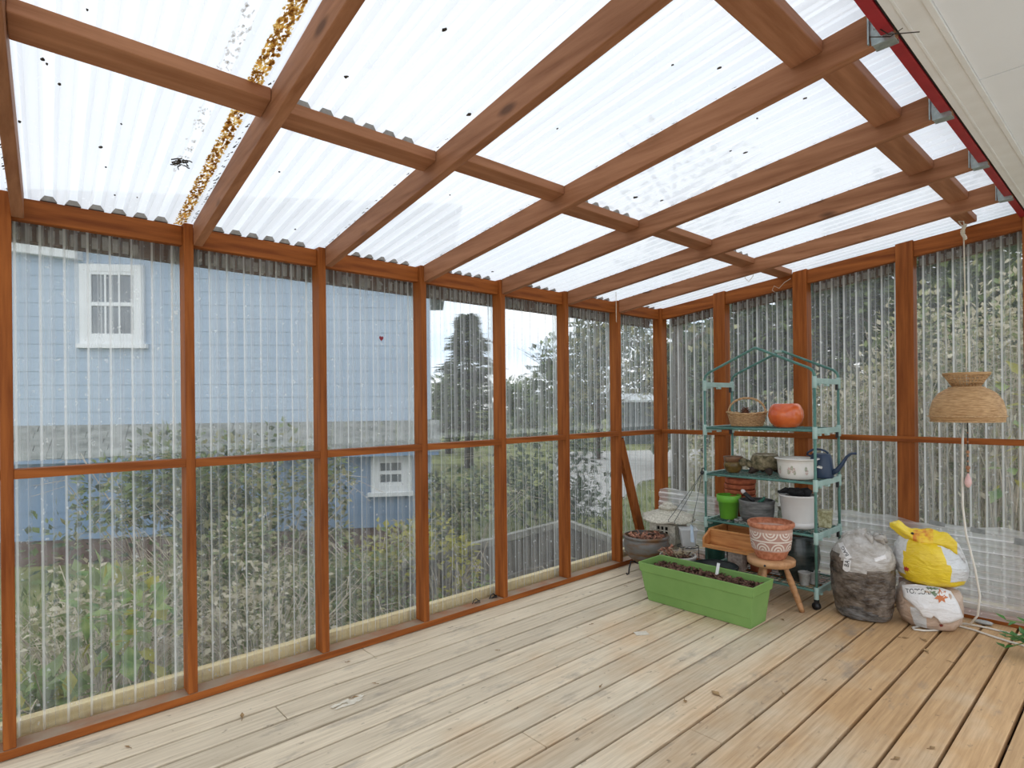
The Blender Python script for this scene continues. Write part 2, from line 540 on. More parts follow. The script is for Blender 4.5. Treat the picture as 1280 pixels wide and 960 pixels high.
# ------------------------------------------------------------------ left wall timber
ORD = ['nearest', 'second', 'third', 'fourth', 'fifth', 'sixth', 'seventh', 'eighth']
ZB = 2.003          # underside of beams and rafters at the left wall
RH = 0.097          # timber depth
HW = 0.019
DEP = 0.085
for k in range(-1, 7):
    mb = MB()
    y = BAY * k
    mb.box(-DEP, 0, y - HW, y + HW, 0.036, ZB + RH - 0.003)
    o = mb.build('wall_post', WZ, loc=(0, y, 0.036), bevel=0.003)
    if k < 0: lab = 'wooden stud of the long wall behind the camera position'
    else: lab = ['tall stained wooden stud at the near left end of long wall', 'second tall stained wooden stud along the long wall',
                 'third tall stained wooden stud along the long wall', 'fourth tall stained wooden stud along the long wall',
                 'fifth tall stained wooden stud along the long wall', 'sixth tall stained wooden stud along the long wall',
                 'seventh stained wooden stud, where the slanting brace starts'][k]
    tag(o, lab, 'wall stud', 'studs of the long wall', 'structure')
mb = MB(); mb.box(-DEP, 0.0, Y_END, Y_END + DEP, 0.036, ZB + RH - 0.003)
tag(mb.build('wall_post', WZ, loc=(0, Y_END, 0.036), bevel=0.003), 'stained wooden corner stud where the two sheet walls meet', 'wall stud', 'studs of the long wall', 'structure')
mb = MB(); mb.box(-DEP - 0.0, 0.0, -2.4, Y_END + DEP, 0.0, 0.035)
tag(mb.build('trim_1', WYD, bevel=0.003), 'stained wooden bottom plate along the long wall, dusty on top', 'bottom plate', kind='structure')
mb = MB(); mb.box(-0.165, -0.118, -2.4, Y_END + 0.16, -0.10, 0.082)
tag(mb.build('trim_2', RAWY, bevel=0.002), 'pale raw timber strip outside the foot of the long wall', 'timber strip', kind='structure')
RAIL_Z = 1.0635
for k in range(-1, 7):
    y0, y1 = BAY * k + HW, (BAY * (k + 1) - HW if k < 6 else Y_END)
    mb = MB(); dz = random.uniform(-0.003, 0.003)
    mb.box(-0.06, -0.0015, y0, y1, RAIL_Z - 0.036 + dz, RAIL_Z + dz)
    tag(mb.build('wall_rail', WY, loc=(0, y0, RAIL_Z), bevel=0.002),
        'short stained mid rail behind the camera position' if k < 0 else 'stained mid rail in %s bay of the long wall' % ['the nearest', 'the second', 'the third', 'the fourth', 'the fifth', 'the sixth', 'the corner'][k],
        'rail', 'mid rails of the long wall', 'structure')
    # header beam between the studs
    mb = MB(); mb.box(-0.064, -0.024, y0, y1, ZB, ZB + RH - 0.012)
    tag(mb.build('wall_beam', WY, loc=(0, y0, ZB), bevel=0.003),
        'stained header beam behind the camera position' if k < 0 else 'stained header beam over %s bay of the long wall' % ['the nearest', 'the second', 'the third', 'the fourth', 'the fifth', 'the sixth', 'the corner'][k],
        'header beam', 'header beams of the long wall', 'structure')
# dark closure boards with grey foam blocks under the header, outside the sheets
for k in range(-1, 7):
    y0, y1 = BAY * k + HW, (BAY * (k + 1) - HW if k < 6 else Y_END)
    mb = MB(); mb.box(-0.165, -0.13, y0 - HW, y1 + HW, 1.945, 2.085)
    n_ = 16
    for i in range(n_):
        yc = y0 + (i + 0.5) * (y1 - y0) / n_
        hh = random.uniform(-0.006, 0.008)
        if random.random() < (0.92 if k < 2 else 0.75):
            mb.box(-0.13, -0.121, yc - 0.011, yc + 0.011, 1.95 + random.uniform(0, 0.004), 2.002 + hh, 1)
    tag(mb.build('trim_3', [DARKW, FOAM]), 'dark closure board with grey foam blocks above %s sheet' % (['the camera side'] + ['the nearest', 'the second', 'the third', 'the fourth', 'the fifth', 'the sixth', 'the corner'])[k + 1], 'closure board', 'closure boards of the long wall', 'structure')

# slanting brace in the corner bay
mb = MB()
pa, pb = (3.70, 1.00), (4.035, 0.04)
dx, dz = pb[0] - pa[0], pb[1] - pa[1]
L = math.hypot(dx, dz); nx, nz_ = -dz / L * 0.038, dx / L * 0.038
mb.hexa([(-0.062, pb[0] - nx, pb[1] - nz_), (-0.024, pb[0] - nx, pb[1] - nz_), (-0.024, pb[0] + nx, pb[1] + nz_), (-0.062, pb[0] + nx, pb[1] + nz_),
         (-0.062, pa[0] - nx, pa[1] - nz_), (-0.024, pa[0] - nx, pa[1] - nz_), (-0.024, pa[0] + nx, pa[1] + nz_), (-0.062, pa[0] + nx, pa[1] + nz_)])
tag(mb.build('wall_brace', WZ, bevel=0.003), 'stained wooden brace slanting down to the corner behind the stone lantern', 'brace', kind='structure')


# ------------------------------------------------------------------ corrugated sheets
def profile(span0, span1):
    """(position, height) pairs of a trapezoid corrugation"""
    out = []
    a = math.floor(span0 / PITCH) * PITCH
    H = 0.016
    t = a
    while t < span1 + PITCH:
        for q, h in ((0.0, 0.0), (0.37, 0.0), (0.52, 1.0), (0.85, 1.0)):
            out.append((t + q * PITCH, h * H))
        t += PITCH

    def at(s):
        for i in range(len(out) - 1):
            if out[i][0] <= s <= out[i + 1][0]:
                f = (s - out[i][0]) / (out[i + 1][0] - out[i][0])
                return out[i][1] * (1 - f) + out[i + 1][1] * f
        return 0
    res = [(span0, at(span0))] + [p for p in out if span0 < p[0] < span1] + [(span1, at(span1))]
    return res


def sheet(prof, rows, place, name, material):
    """place(s, h, r) -> point; rows: list of row parameters"""
    m_ = MB(); vs = []; fs = []
    N = len(prof)
    for r in rows:
        for s, h in prof:
            vs.append(place(s, h, r))
    for i in range(len(rows) - 1):
        for j in range(N - 1):
            fs.append((i * N + j, i * N + j + 1, (i + 1) * N + j + 1, (i + 1) * N + j))
    m_.add(vs, fs)
    return m_.build(name, material)


BAYN = ['the nearest', 'the second', 'the third', 'the fourth', 'the fifth', 'the sixth', 'the corner']
SEEN_L = ['blue house and its white window', 'blue siding and leaf shadows', 'blue house corner', 'tall conifer', 'pale open sky', 'round trees', 'dark shed']
for k in range(-1, 7):
    y0, y1 = BAY * k - 0.012, (BAY * (k + 1) + 0.012 if k < 6 else Y_END + 0.08)
    y0 -= 0.052 if k > -1 else 0
    p = profile(y0, y1)
    off = 0.0 if k % 2 else -0.0025
    for lo_, hi_, nm in ((1.088, 2.09, 'upper'), (0.03, 1.118, 'lower')):
        oo = off - (0.0045 if nm == 'lower' else 0)
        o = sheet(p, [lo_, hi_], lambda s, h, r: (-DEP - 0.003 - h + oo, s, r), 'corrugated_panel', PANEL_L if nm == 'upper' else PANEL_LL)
        tag(o, 'clear corrugated sheet, %s half of %s' % (nm, 'bay behind the camera' if k < 0 else BAYN[k] + ' bay of the long wall'), 'corrugated sheet', 'clear sheets of the long wall', 'structure')

# ------------------------------------------------------------------ end wall timber
EP = [0.528, 1.142, 1.779, 2.392]
EW = 0.048


def end_z(x):
    return 1.996 + 0.104 * x


for i, x in enumerate(EP):
    mb = MB()
    z1 = end_z(x) + RH + 0.002
    mb.hexa([(x - EW, Y_END, 0.036), (x + EW, Y_END, 0.036), (x + EW, Y_END + DEP, 0.036), (x - EW, Y_END + DEP, 0.036),
             (x - EW, Y_END, z1), (x + EW, Y_END, z1 + 0.01), (x + EW, Y_END + DEP, z1 + 0.01), (x - EW, Y_END + DEP, z1)])
    tag(mb.build('wall_post', WZ, loc=(x, Y_END, 0.036), bevel=0.003),
        ['wide end wall stud behind the wicker basket', 'wide end wall stud behind the orange pot', 'wide end wall stud behind the yellow sack', 'wide end wall stud at the house side, right of the hanging lamp'][i],
        'wall stud', 'studs of the end wall', 'structure')
    o_prev = x
xs = [0.0] + EP + [3.0]
BE = ['corner bay of the end wall', 'second bay of the end wall, behind the plant rack', 'third bay of the end wall', 'fourth bay of the end wall, behind the lamp', 'last bay of the end wall by the house']
for i in range(5):
    x0 = xs[i] + (EW if i else 0.0); x1 = xs[i + 1] - (EW if i < 4 else 0)
    if i == 4: x1 = 2.46
    mb = MB()
    if x1 - x0 > 0.05 or i == 4:
        mb.hexa([(x0, Y_END + 0.012, end_z(x0)), (x1, Y_END + 0.012, end_z(x1)), (x1, Y_END + 0.05, end_z(x1)), (x0, Y_END + 0.05, end_z(x0)),
                 (x0, Y_END + 0.012, end_z(x0) + RH), (x1, Y_END + 0.012, end_z(x1) + RH), (x1, Y_END + 0.05, end_z(x1) + RH), (x0, Y_END + 0.05, end_z(x0) + RH)])
        tag(mb.build('wall_beam', WX, bevel=0.003), 'stained sloping header beam over the ' + BE[i], 'header beam', 'header beams of the end wall', 'structure')
    mb = MB()
    nb = max(2, int((x1 - x0) / 0.045))
    mb.hexa([(x0, Y_END + 0.125, end_z(x0) - 0.05), (x1, Y_END + 0.125, end_z(x1) - 0.05), (x1, Y_END + 0.15, end_z(x1) - 0.05), (x0, Y_END + 0.15, end_z(x0) - 0.05),
             (x0, Y_END + 0.125, end_z(x0) + 0.08), (x1, Y_END + 0.125, end_z(x1) + 0.08), (x1, Y_END + 0.15, end_z(x1) + 0.08), (x0, Y_END + 0.15, end_z(x0) + 0.08)])
    for q in range(nb):
        xc = x0 + (q + 0.5) * (x1 - x0) / nb
        mb.box(xc - 0.014, xc + 0.014, Y_END + 0.113, Y_END + 0.126, end_z(xc) - 0.044, end_z(xc) - 0.002, 1)
    tag(mb.build('trim_4', [DARKW, FOAM]), 'closure board with grey foam blocks above the ' + BE[i], 'closure board', 'closure boards of the end wall', 'structure')
    p = profile(xs[i] - 0.01, (xs[i + 1] + 0.01) if i < 4 else 2.6)
    for nm in ('upper', 'lower'):
        f0 = (lambda x: 1.03) if nm == 'upper' else (lambda x: 0.03)
        f1 = (lambda x: end_z(x) + 0.07) if nm == 'upper' else (lambda x: 1.045)
        oo = 0.0045 if nm == 'lower' else 0.0
        oo += 0.0025 * (i % 2)
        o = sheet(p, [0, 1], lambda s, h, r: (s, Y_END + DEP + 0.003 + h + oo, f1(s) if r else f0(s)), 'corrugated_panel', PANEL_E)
        tag(o, 'clear corrugated sheet, %s half of the %s' % (nm, BE[i]), 'corrugated sheet', 'clear sheets of the end wall', 'structure')
mb = MB(); mb.box(0.0, 2.6, Y_END - 0.0135, Y_END - 0.0005, RAIL_Z - 0.036, RAIL_Z)
tag(mb.build('wall_rail', WX, loc=(0, Y_END, RAIL_Z), bevel=0.002), 'long stained mid rail running across the end wall behind the rack', 'rail', kind='structure')
mb = MB(); mb.box(0.002, 2.7, Y_END, Y_END + DEP, 0.0, 0.035)
tag(mb.build('trim_5', WX, bevel=0.003), 'stained bottom plate along the foot of the end wall', 'bottom plate', kind='structure')
mb = MB(); mb.box(-0.1, 2.7, Y_END + DEP + 0.03, Y_END + DEP + 0.075, -0.10, 0.075)
tag(mb.build('trim_6', RAWX, bevel=0.002), 'pale raw timber strip outside the foot of the end wall', 'timber strip', kind='structure')

# ------------------------------------------------------------------ roof
XR = 2.366
TH = 0.036
SLOPE = 0.125
# the rafters fan out a little towards the house: position at the wall and drift per metre
RY = {-1: -0.59, 0: 0.019, 1: 0.628, 2: 1.235, 3: 1.833, 4: 2.431, 5: 3.062, 6: 3.654}
SK = {-1: -0.075, 0: -0.068, 1: -0.047, 2: -0.044, 3: -0.012, 4: 0.015, 5: 0.025, 6: 0.040}


def raf_z(k, x):
    return ZB + SLOPE * x


def raf_y(k, x):
    return RY[k] + SK[k] * x if k <= 6 else Y_END + 0.012


def skew(y):
    t = max(-1.0, min(6.0, y / BAY))
    k = min(5, math.floor(t))
    return SK[k] + (SK[k + 1] - SK[k]) * (t - k)


RAFL = {-1: 'rafter behind the camera position', 0: 'stained rafter at the left edge of the roof, over the nearest stud', 1: 'stained rafter over the second stud, right of the mossy roof streak',
        2: 'stained rafter over the third stud of the long wall', 3: 'stained rafter over the fourth stud of the long wall', 4: 'stained rafter over the fifth stud of the long wall',
        5: 'stained rafter over the sixth stud of the long wall', 6: 'stained rafter over the seventh stud, last before the end wall'}
for k in range(-1, 7):
    x0, x1 = 0.0006, XR
    ya, yb, yc, yd = raf_y(k, x0), raf_y(k, x1), raf_y(k, x1) + TH, raf_y(k, x0) + TH
    mb = MB()
    mb.hexa([(x0, ya, raf_z(k, x0)), (x1, yb, raf_z(k, x1)), (x1, yc, raf_z(k, x1)), (x0, yd, raf_z(k, x0)),
             (x0, ya, raf_z(k, x0) + RH), (x1, yb, raf_z(k, x1) + RH), (x1, yc, raf_z(k, x1) + RH), (x0, yd, raf_z(k, x0) + RH)])
    tag(mb.build('roof_rafter', WXR, loc=(0, ya, ZB), bevel=0.003), RAFL[k], 'rafter', 'rafters of the sheet roof', 'structure')


def roof_top(x, y):
    """top of the rafters, interpolated across the bays"""
    return ZB + SLOPE * x + RH


BLN = ['the nearest', 'the second', 'the third', 'the fourth', 'the fifth', 'the sixth', 'the end']
for k in range(-1, 7):
    # mid-span block and near-house block, both laid flat
    MIDB = {-1: (.985, 1.09), 0: (.985, 1.09), 1: (.965, 1.057), 2: (1.03, 1.118), 3: (.97, 1.06), 4: (1.02, 1.11), 5: (.985, 1.075), 6: (1.0, 1.09)}
    NEARB = {-1: (2.09, 2.18), 0: (2.10, 2.19), 1: (2.12, 2.21), 2: (2.086, 2.18), 3: (2.128, 2.216), 4: (2.080, 2.175), 5: (2.108, 2.192), 6: (2.064, 2.143)}
    for which, (xa, xb) in (('middle', MIDB[k]), ('house', NEARB[k])):
        th = 0.038
        c8 = []
        for dz in (-th, -0.001):
            for x, e in ((xa, 0), (xb, 0), (xb, 1), (xa, 1)):
                c8.append((x, raf_y(k, x) + TH + 0.0006 if e == 0 else raf_y(k + 1, x) - 0.0006, roof_top(x, 0) + dz))
        mb = MB(); mb.hexa(c8)
        tag(mb.build('roof_blocking', WYR, loc=c8[0], bevel=0.003),
            'short stained block %s %s' % ('in the middle of' if which == 'middle' else 'near the house in', (BLN[k] + ' roof bay') if k >= 0 else 'roof bay behind the camera'),
            'blocking', '%s blocks between the rafters' % which, 'structure')

for k in range(-1, 7):
    y0, y1 = BAY * k + HW + TH / 2 - 0.02, BAY * (k + 1) + HW + TH / 2 + 0.02
    if k == 6: y1 = Y_END + 0.17
    p = profile(y0, y1)
    oo = 0.004 * (k % 2) + 0.001
    o = sheet(p, [-0.20, 0.3, 0.8, 1.3, 1.8, 2.331], lambda s, h, r: (r, s + skew(s) * r, roof_top(r, s) + h + oo), 'roof_panel', ROOFM)
    tag(o, 'translucent corrugated roof sheet over %s bay' % (BLN[k] if k >= 0 else 'the camera'), 'roof sheet', 'translucent roof sheets', 'structure')
# grey foam closures that fill the ridges above the header beams
for k in range(-1, 7):
    y0, y1 = BAY * k + HW + TH, (BAY * (k + 1) - HW if k < 6 else Y_END)
    mb = MB()
    a = math.floor(y0 / PITCH) * PITCH
    for xc in (-0.03, {1: 1.052, 3: 1.055, 5: 1.07}[k]) if k in (1, 3, 5) else (-0.03,):
        t = a
        while t < y1:
            c = t + 0.685 * PITCH
            if y0 + 0.02 < c < y1 - 0.02:
                zt = roof_top(xc, c) + 0.001; c += skew(c) * xc
                pts = [(c - 0.026, zt - 0.004), (c + 0.026, zt - 0.004), (c + 0.014, zt + 0.0165), (c - 0.014, zt + 0.0165)]
                mb.add([(xc, y, z) for y, z in pts] + [(xc - 0.02, y, z) for y, z in pts],
                       [(0, 1, 2, 3), (7, 6, 5, 4), (0, 4, 5, 1), (1, 5, 6, 2), (2, 6, 7, 3), (3, 7, 4, 0)])
            t += PITCH
    tag(mb.build('trim_7', FOAM), 'grey foam closure under the roof ridges of %s bay' % (BLN[k] if k >= 0 else 'the camera'), 'foam closure', 'foam closures under the roof', 'structure')

# ledger, fascia, soffit
LZ = ZB + SLOPE * 2.35 + 0.010
LEDN = ['behind the camera', 'in the nearest roof bay', 'in the second roof bay', 'at the top edge, before the hanger with the twig', 'just past the hanger with the twig', 'second past the hanger with the twig', 'third past the hanger with the twig', 'at the end wall corner']
for k in range(-1, 7):
    y0 = raf_y(k, 2.35) + TH + 0.003; y1 = raf_y(k + 1, 2.35) - 0.003 if k < 6 else Y_END + .01
    mb = MB(); mb.box(2.333, 2.364, y0, y1, LZ, LZ + 0.085)
    tag(mb.build('ceiling_ledger', RED, bevel=.002), 'dark red board between rafters along the house, ' + LEDN[k + 1], 'ledger board', 'red ledger boards', 'structure')
mb = MB(); mb.box(2.3665, 2.3715, -2.4, 5.2, LZ + .004, LZ + .3)  # near-black strip standing in for the shade in the gap
tag(mb.build('trim_8', BLACKG), 'dark strip painted as the shadow gap between the red ledger and the fascia', 'gap', kind='structure')
mb = MB()
def fascia(x0, x1, a0, b0, dz0, dz1):
    # edges drift slightly outwards along the house
    mb.hexa([(x0 - .02 * a0, -2.4, LZ + dz0), (x1 - .03 * b0, -2.4, LZ + dz0), (x1 + .03 * b0, 5.2, LZ + dz0), (x0 + .02 * a0, 5.2, LZ + dz0),
             (x0 - .02 * a0, -2.4, LZ + dz1), (x1 - .03 * b0, -2.4, LZ + dz1), (x1 + .03 * b0, 5.2, LZ + dz1), (x0 + .02 * a0, 5.2, LZ + dz1)])
fascia(2.372, 2.446, 0, 1, .0, .3)
fascia(2.394, 2.402, 0, 0, -.003, -.0003)
fascia(2.4465, 2.462, 1.5, 1, -.004, .3)
tag(mb.build('trim_9', WHITEP, bevel=0.002), 'off white fascia board of the house beside the red ledger', 'fascia', kind='structure')
m_ = MB()
for a, b in ((-2.4, 0.9), (0.903, 2.52), (2.523, 4.4), (4.403, 5.2)):
    m_.box(2.42, 3.02, a, b, LZ + .302, LZ + .31)
for a, b in ((-2.4, 0.9), (0.906, 2.30), (2.306, 4.4), (4.406, 5.2)):
    xa_, xb_ = 2.463 + .03 * (a - 1.4) / 3.8, 2.463 + .03 * (b - 1.4) / 3.8
    m_.hexa([(xa_, a, LZ + .004), (3.02, a, LZ + .004), (3.02, b, LZ + .004), (xb_, b, LZ + .004), (xa_, a, LZ + .03), (3.02, a, LZ + .03), (3.02, b, LZ + .03), (xb_, b, LZ + .03)])
tag(m_.build('ceiling', SOFF), 'flat off white soffit under the house eave with a joint', 'soffit', kind='structure')

# joist hangers
for k in range(0, 7):
    zb = raf_z(k, 2.33); ya = raf_y(k, 2.34)
    root = thing('joist_hanger', ['metal joist hanger at the far left rafter near the camera', 'metal joist hanger over the second rafter', 'metal joist hanger on the third rafter, above the top edge',
                                  'galvanised joist hanger nearest the camera, with a dark twig beside it', 'galvanised joist hanger second from the twig along the red ledger',
                                  'galvanised joist hanger third from the twig along the red ledger', 'galvanised joist hanger farthest along the red ledger, by the end wall'][k],
                 'joist hanger', (2.33, ya, zb), group='joist hangers on the ledger')
    m1 = MB(); m1.box(-0.018, 0.036, -0.0025, TH + 0.003, -0.0045, -0.002)
    m1.build('seat', GALV, root)
    for sd_ in (-0.0028, TH + 0.0012):
        m1 = MB(); o5 = [(-0.020, -0.004), (0.036, -0.002), (0.036, 0.006), (0.008, 0.046), (-0.004, 0.058), (-0.006, 0.098), (-0.024, 0.098), (-0.026, 0.05)]
        n5 = len(o5)
        m1.add([(x, sd_, z) for x, z in o5] + [(x, sd_ + .0014, z) for x, z in o5], [tuple(range(n5)), tuple(range(2 * n5 - 1, n5 - 1, -1))] + [(q, q + n5, (q + 1) % n5 + n5, (q + 1) % n5) for q in range(n5)])
        m1.build('cheek', GALV, root)
    m1 = MB(); m1.box(-.0285, -.0245, -.012, -.0028, .0, .098); m1.build('flange', GALV, root)
    for qx, qz in ((0.004, .014), (-.012, .042), (-.014, .075)):
        m1 = MB(); m1.blob((qx, -.0035, qz), .004, .0018, .004, n=10, rings=6); m1.build('nail_head', GALV, root)

# ------------------------------------------------------------------ marks and debris on the roof
MOSS = mat('rusty_moss', (0.42, 0.20, 0.03, 1), (0.92, 0.70, 0.28, 1), scale=30, rough=0.95, lo=0.38, hi=0.6, trans=0.75)
DIRT = mat('dead_leaf_dark', (0.03, 0.025, 0.02, 1), (0.09, 0.07, 0.05, 1), scale=30, rough=0.9)
MUDL = mat('pale_dirt_film', (0.70, 0.69, 0.67, 1), (0.9, 0.89, 0.87, 1), scale=60, rough=0.95, trans=0.85)


def on_roof(px, py):
    """where the line of sight meets the roof plane (used only to lay out debris)"""
    d = FW + RT * ((px - 640) / 730) + Vector((0, 0, 1)) * ((504.755 - 0.01 * (px - 640) - py) / 730)
    t = 0.5
    for _ in range(40):
        p = CAM + d * t
        err = roof_top(p.x, p.y) + 0.0 - p.z
        t += err / (d.z + 0.2)
    return CAM + d * t


def ragged_strip(pa, pb, w, n, name, m, thick=0.004, gaps=0.0, seed=1, dens=11):
    rnd = random.Random(seed)
    q = MB()
    for i in range(n):
        if rnd.random() < gaps: continue
        f0, f1 = i / n, (i + 1) / n
        a, b = pa.lerp(pb, f0), pa.lerp(pb, f1)
        for j in range(dens):
            t = rnd.random()
            c = a.lerp(b, t); y = c.y + rnd.uniform(-w, w) * 0.5 + skew(c.y) * c.x
            s = rnd.uniform(0.07, 0.22) * w
            z = roof_top(c.x, y) - 0.0015
            q.add([(c.x + s * math.cos(aa + i) * rnd.uniform(.6, 1.2) * 1.5, y + s * math.sin(aa + i) * rnd.uniform(.6, 1.1) * 0.7, z - rnd.random() * thick) for aa in (0, 1.05, 2.1, 3.14, 4.2, 5.2)], [(0, 1, 2, 3, 4, 5)])
    return q.build(name, m)


Y_M = 0.578
o = ragged_strip(Vector((-0.03, Y_M, 0)), Vector((1.75, Y_M + 0.004, 0)), 0.040, 170, 'moss_streak', MOSS, seed=3)
tag(o, 'rusty yellow moss streak filling one groove of the roof sheet', 'moss', kind='stuff')
o = ragged_strip(Vector((0.40, Y_M - 0.085, 0)), Vector((1.75, Y_M - 0.075, 0)), 0.035, 60, 'dirt_streak', MUDL, gaps=0.35, seed=4, dens=7)
tag(o, 'faint grey dirt streak in the groove beside the moss', 'dirt', kind='stuff')
mb = MB(); rnd = random.Random(5)
for k in range(0, 7):
    for i in range(90):
        x = rnd.uniform(0.0, 2.0 if k > 2 else 1.2)
        y = raf_y(k, x) - rnd.uniform(0.004, 0.014)
        z = roof_top(x, y) - 0.002
        s = rnd.uniform(0.002, 0.006)
        if rnd.random() < (0.9 if x < 0.7 else 0.4):
            mb.add([(x - s * 2, y, z), (x, y - s, z - 0.003), (x + s * 2, y, z), (x, y + s, z + .001)], [(0, 1, 2, 3)])
tag(mb.build('roof_grime', DIRT), 'line of dark grime along the rafter tops under the sheets', 'grime', kind='stuff')
LEAFSPOTS = [(58, 73), (63, 79), (78, 104), (114, 11), (228, 112), (135, 208), (28, 151), (155, 154), (129, 183), (146, 243), (248, 244), (174, 246), (283, 129), (352, 214), (371, 286), (565, 243), (437, 95), (590, 142),
             (797, 246), (617, 339), (830, 250), (845, 80), (903, 84), (700, 160), (560, 36), (950, 147), (1010, 122), (977, 252), (935, 190), (916, 188)]
for i, (px, py) in enumerate(LEAFSPOTS):
    p = on_roof(px, py)
    s = [0.006, 0.0035, 0.005, 0.003][i % 4] * (2.2 if (px, py) in ((797, 246), (617, 339), (590, 142)) else 1.0)
    mb = MB()
    n_ = 7
    zt = roof_top(p.x, p.y) - 0.001
    top = [(p.x + s * math.cos(a) * random.uniform(.6, 1.3) * 1.4, p.y + s * math.sin(a) * random.uniform(.5, 1.2), zt) for a in [2 * PI * q / n_ for q in range(n_)]]
    bot = [(x_, y_, zt - 0.003) for x_, y_, _ in top]
    mb.add(top + bot, [tuple(range(n_)), tuple(range(2 * n_ - 1, n_ - 1, -1))] + [(q, q + n_, (q + 1) % n_ + n_, (q + 1) % n_) for q in range(n_)])
    tag(mb.build('leaf_scrap', DIRT), 'small dark leaf scrap lying on the translucent roof sheets', 'leaf scrap', 'dark leaf scraps on the roof')
p = on_roof(228, 200)
mb = MB(); rnd = random.Random(11)
for i in range(16):
    a = Vector((p.x + rnd.uniform(-.03, .03), p.y + rnd.uniform(-.012, .012), roof_top(p.x, p.y) - 0.004))
    pts = [a]
    for j in range(4):
        a = a + Vector((rnd.uniform(-.022, .016), rnd.uniform(-.012, .012), rnd.uniform(-.003, .001))); pts.append(a)
    mb.tube(pts, 0.0022, 4)
tag(mb.build('dead_sprig', DIRT), 'dark clump of dead twigs on the roof sheet left of the moss', 'twig clump')
mb = MB(); zb = raf_z(3, 2.33)
for i in (0, 3):
    y = raf_y(3, 2.33) - .02
    mb.tube([(2.315 + 0.008 * i, y - 0.02, zb + 0.004 + 0.004 * i), (2.36, y - 0.005 * i, zb - 0.008), (2.395 + 0.010 * i, y + 0.012 * (i - 2), zb - 0.012 - 0.003 * i)], 0.0016, 4)
tag(mb.build('dead_twig', DIRT), 'thin dark twigs poking out by the nearest visible joist hanger', 'twig')
HEART = mat('red_sticker', (0.25, 0.02, 0.03, 1), rough=0.5)
mb = MB()
hp = [(0, -0.016), (0.013, -0.001), (0.012, 0.009), (0.006, 0.012), (0, 0.006), (-0.006, 0.012), (-0.012, 0.009), (-0.013, -0.001)]
yc, zc = 1.60, 1.668
mb.add([(-0.083, yc + a, zc + b) for a, b in hp] + [(-0.0845, yc + a, zc + b) for a, b in hp], [tuple(range(8)), tuple(range(15, 7, -1))] + [(q, (q + 1) % 8, (q + 1) % 8 + 8, q + 8) for q in range(8)])
tag(mb.build('heart_sticker', HEART), 'tiny dark red heart on the third upper wall sheet', 'sticker')
TWINE = mat('pale_twine', (0.55, 0.48, 0.36, 1), (0.72, 0.66, 0.54, 1), scale=60, rough=0.9)
for nm, pts, lab in (('twine', [(0.38, 3.13, 2.046), (0.382, 3.128, 1.95), (0.38, 3.13, 1.845), (0.383, 3.13, 1.84)], 'thin pale string hanging below the sixth rafter of the long wall'),
                     ('twine', [(1.0, 3.72, 2.155), (1.01, 3.70, 2.11), (1.02, 3.73, 2.09), (1.035, 3.76, 2.13), (1.04, 3.765, 2.17)], 'loop of pale twine on the middle block near the end wall'),
                     ('twine', [(1.085, 4.236, 2.17), (1.06, 4.19, 2.14), (1.03, 4.17, 2.10), (1.0, 4.16, 2.12), (0.99, 4.15, 2.09), (1.01, 4.16, 2.07)], 'frayed pale twine at the end wall stud top')):
    mb = MB(); mb.tube(pts, 0.002, 5)
    tag(mb.build(nm, TWINE), lab, 'string')
#SPLIT1
# ------------------------------------------------------------------ plant rack
TUBE = mat('green_rack_enamel', (0.06, 0.165, 0.135, 1), (0.11, 0.24, 0.20, 1), scale=20, rough=0.4)
PLAS = mat('pale_green_connector', (0.30, 0.44, 0.40, 1), (0.40, 0.54, 0.49, 1), scale=14, rough=0.5)
WIRE = mat('green_shelf_wire', (0.035, 0.11, 0.095, 1), (0.08, 0.18, 0.155, 1), scale=30, rough=0.45)
BLK = mat('black_plastic', (0.012, 0.012, 0.013, 1), (0.03, 0.03, 0.032, 1), scale=20, rough=0.45)
SOIL = mat('dark_soil', (0.025, 0.014, 0.010, 1), (0.115, 0.06, 0.04, 1), scale=60, rough=0.95, bump=0.6)
BARK = mat('bark_chips', (0.030, 0.013, 0.009, 1), (0.20, 0.105, 0.068, 1), scale=45, rough=0.9, rand=0.3)
DRYR = mat('dry_reddish_sedum', (0.22, 0.085, 0.05, 1), (0.52, 0.27, 0.18, 1), scale=50, rough=0.9)
STRAW = mat('dry_straw', (0.42, 0.33, 0.20, 1), (0.62, 0.52, 0.36, 1), scale=20, rough=0.9)

X0, X1, YF, YBK = 0.680, 1.422, 3.747, 4.145
TIERS = [0.113, 0.451, 0.778, 1.106]
RTOP, RAPEX = 1.42, 1.648
rack = thing('plant_rack', 'tall green metal plant rack with four wire shelves and a gabled top', 'plant rack', ((X0 + X1) / 2, (YF + YBK) / 2, 0))
RO = Vector(((X0 + X1) / 2, (YF + YBK) / 2, 0))


def rel(pts): return [Vector(p) - RO for p in pts]


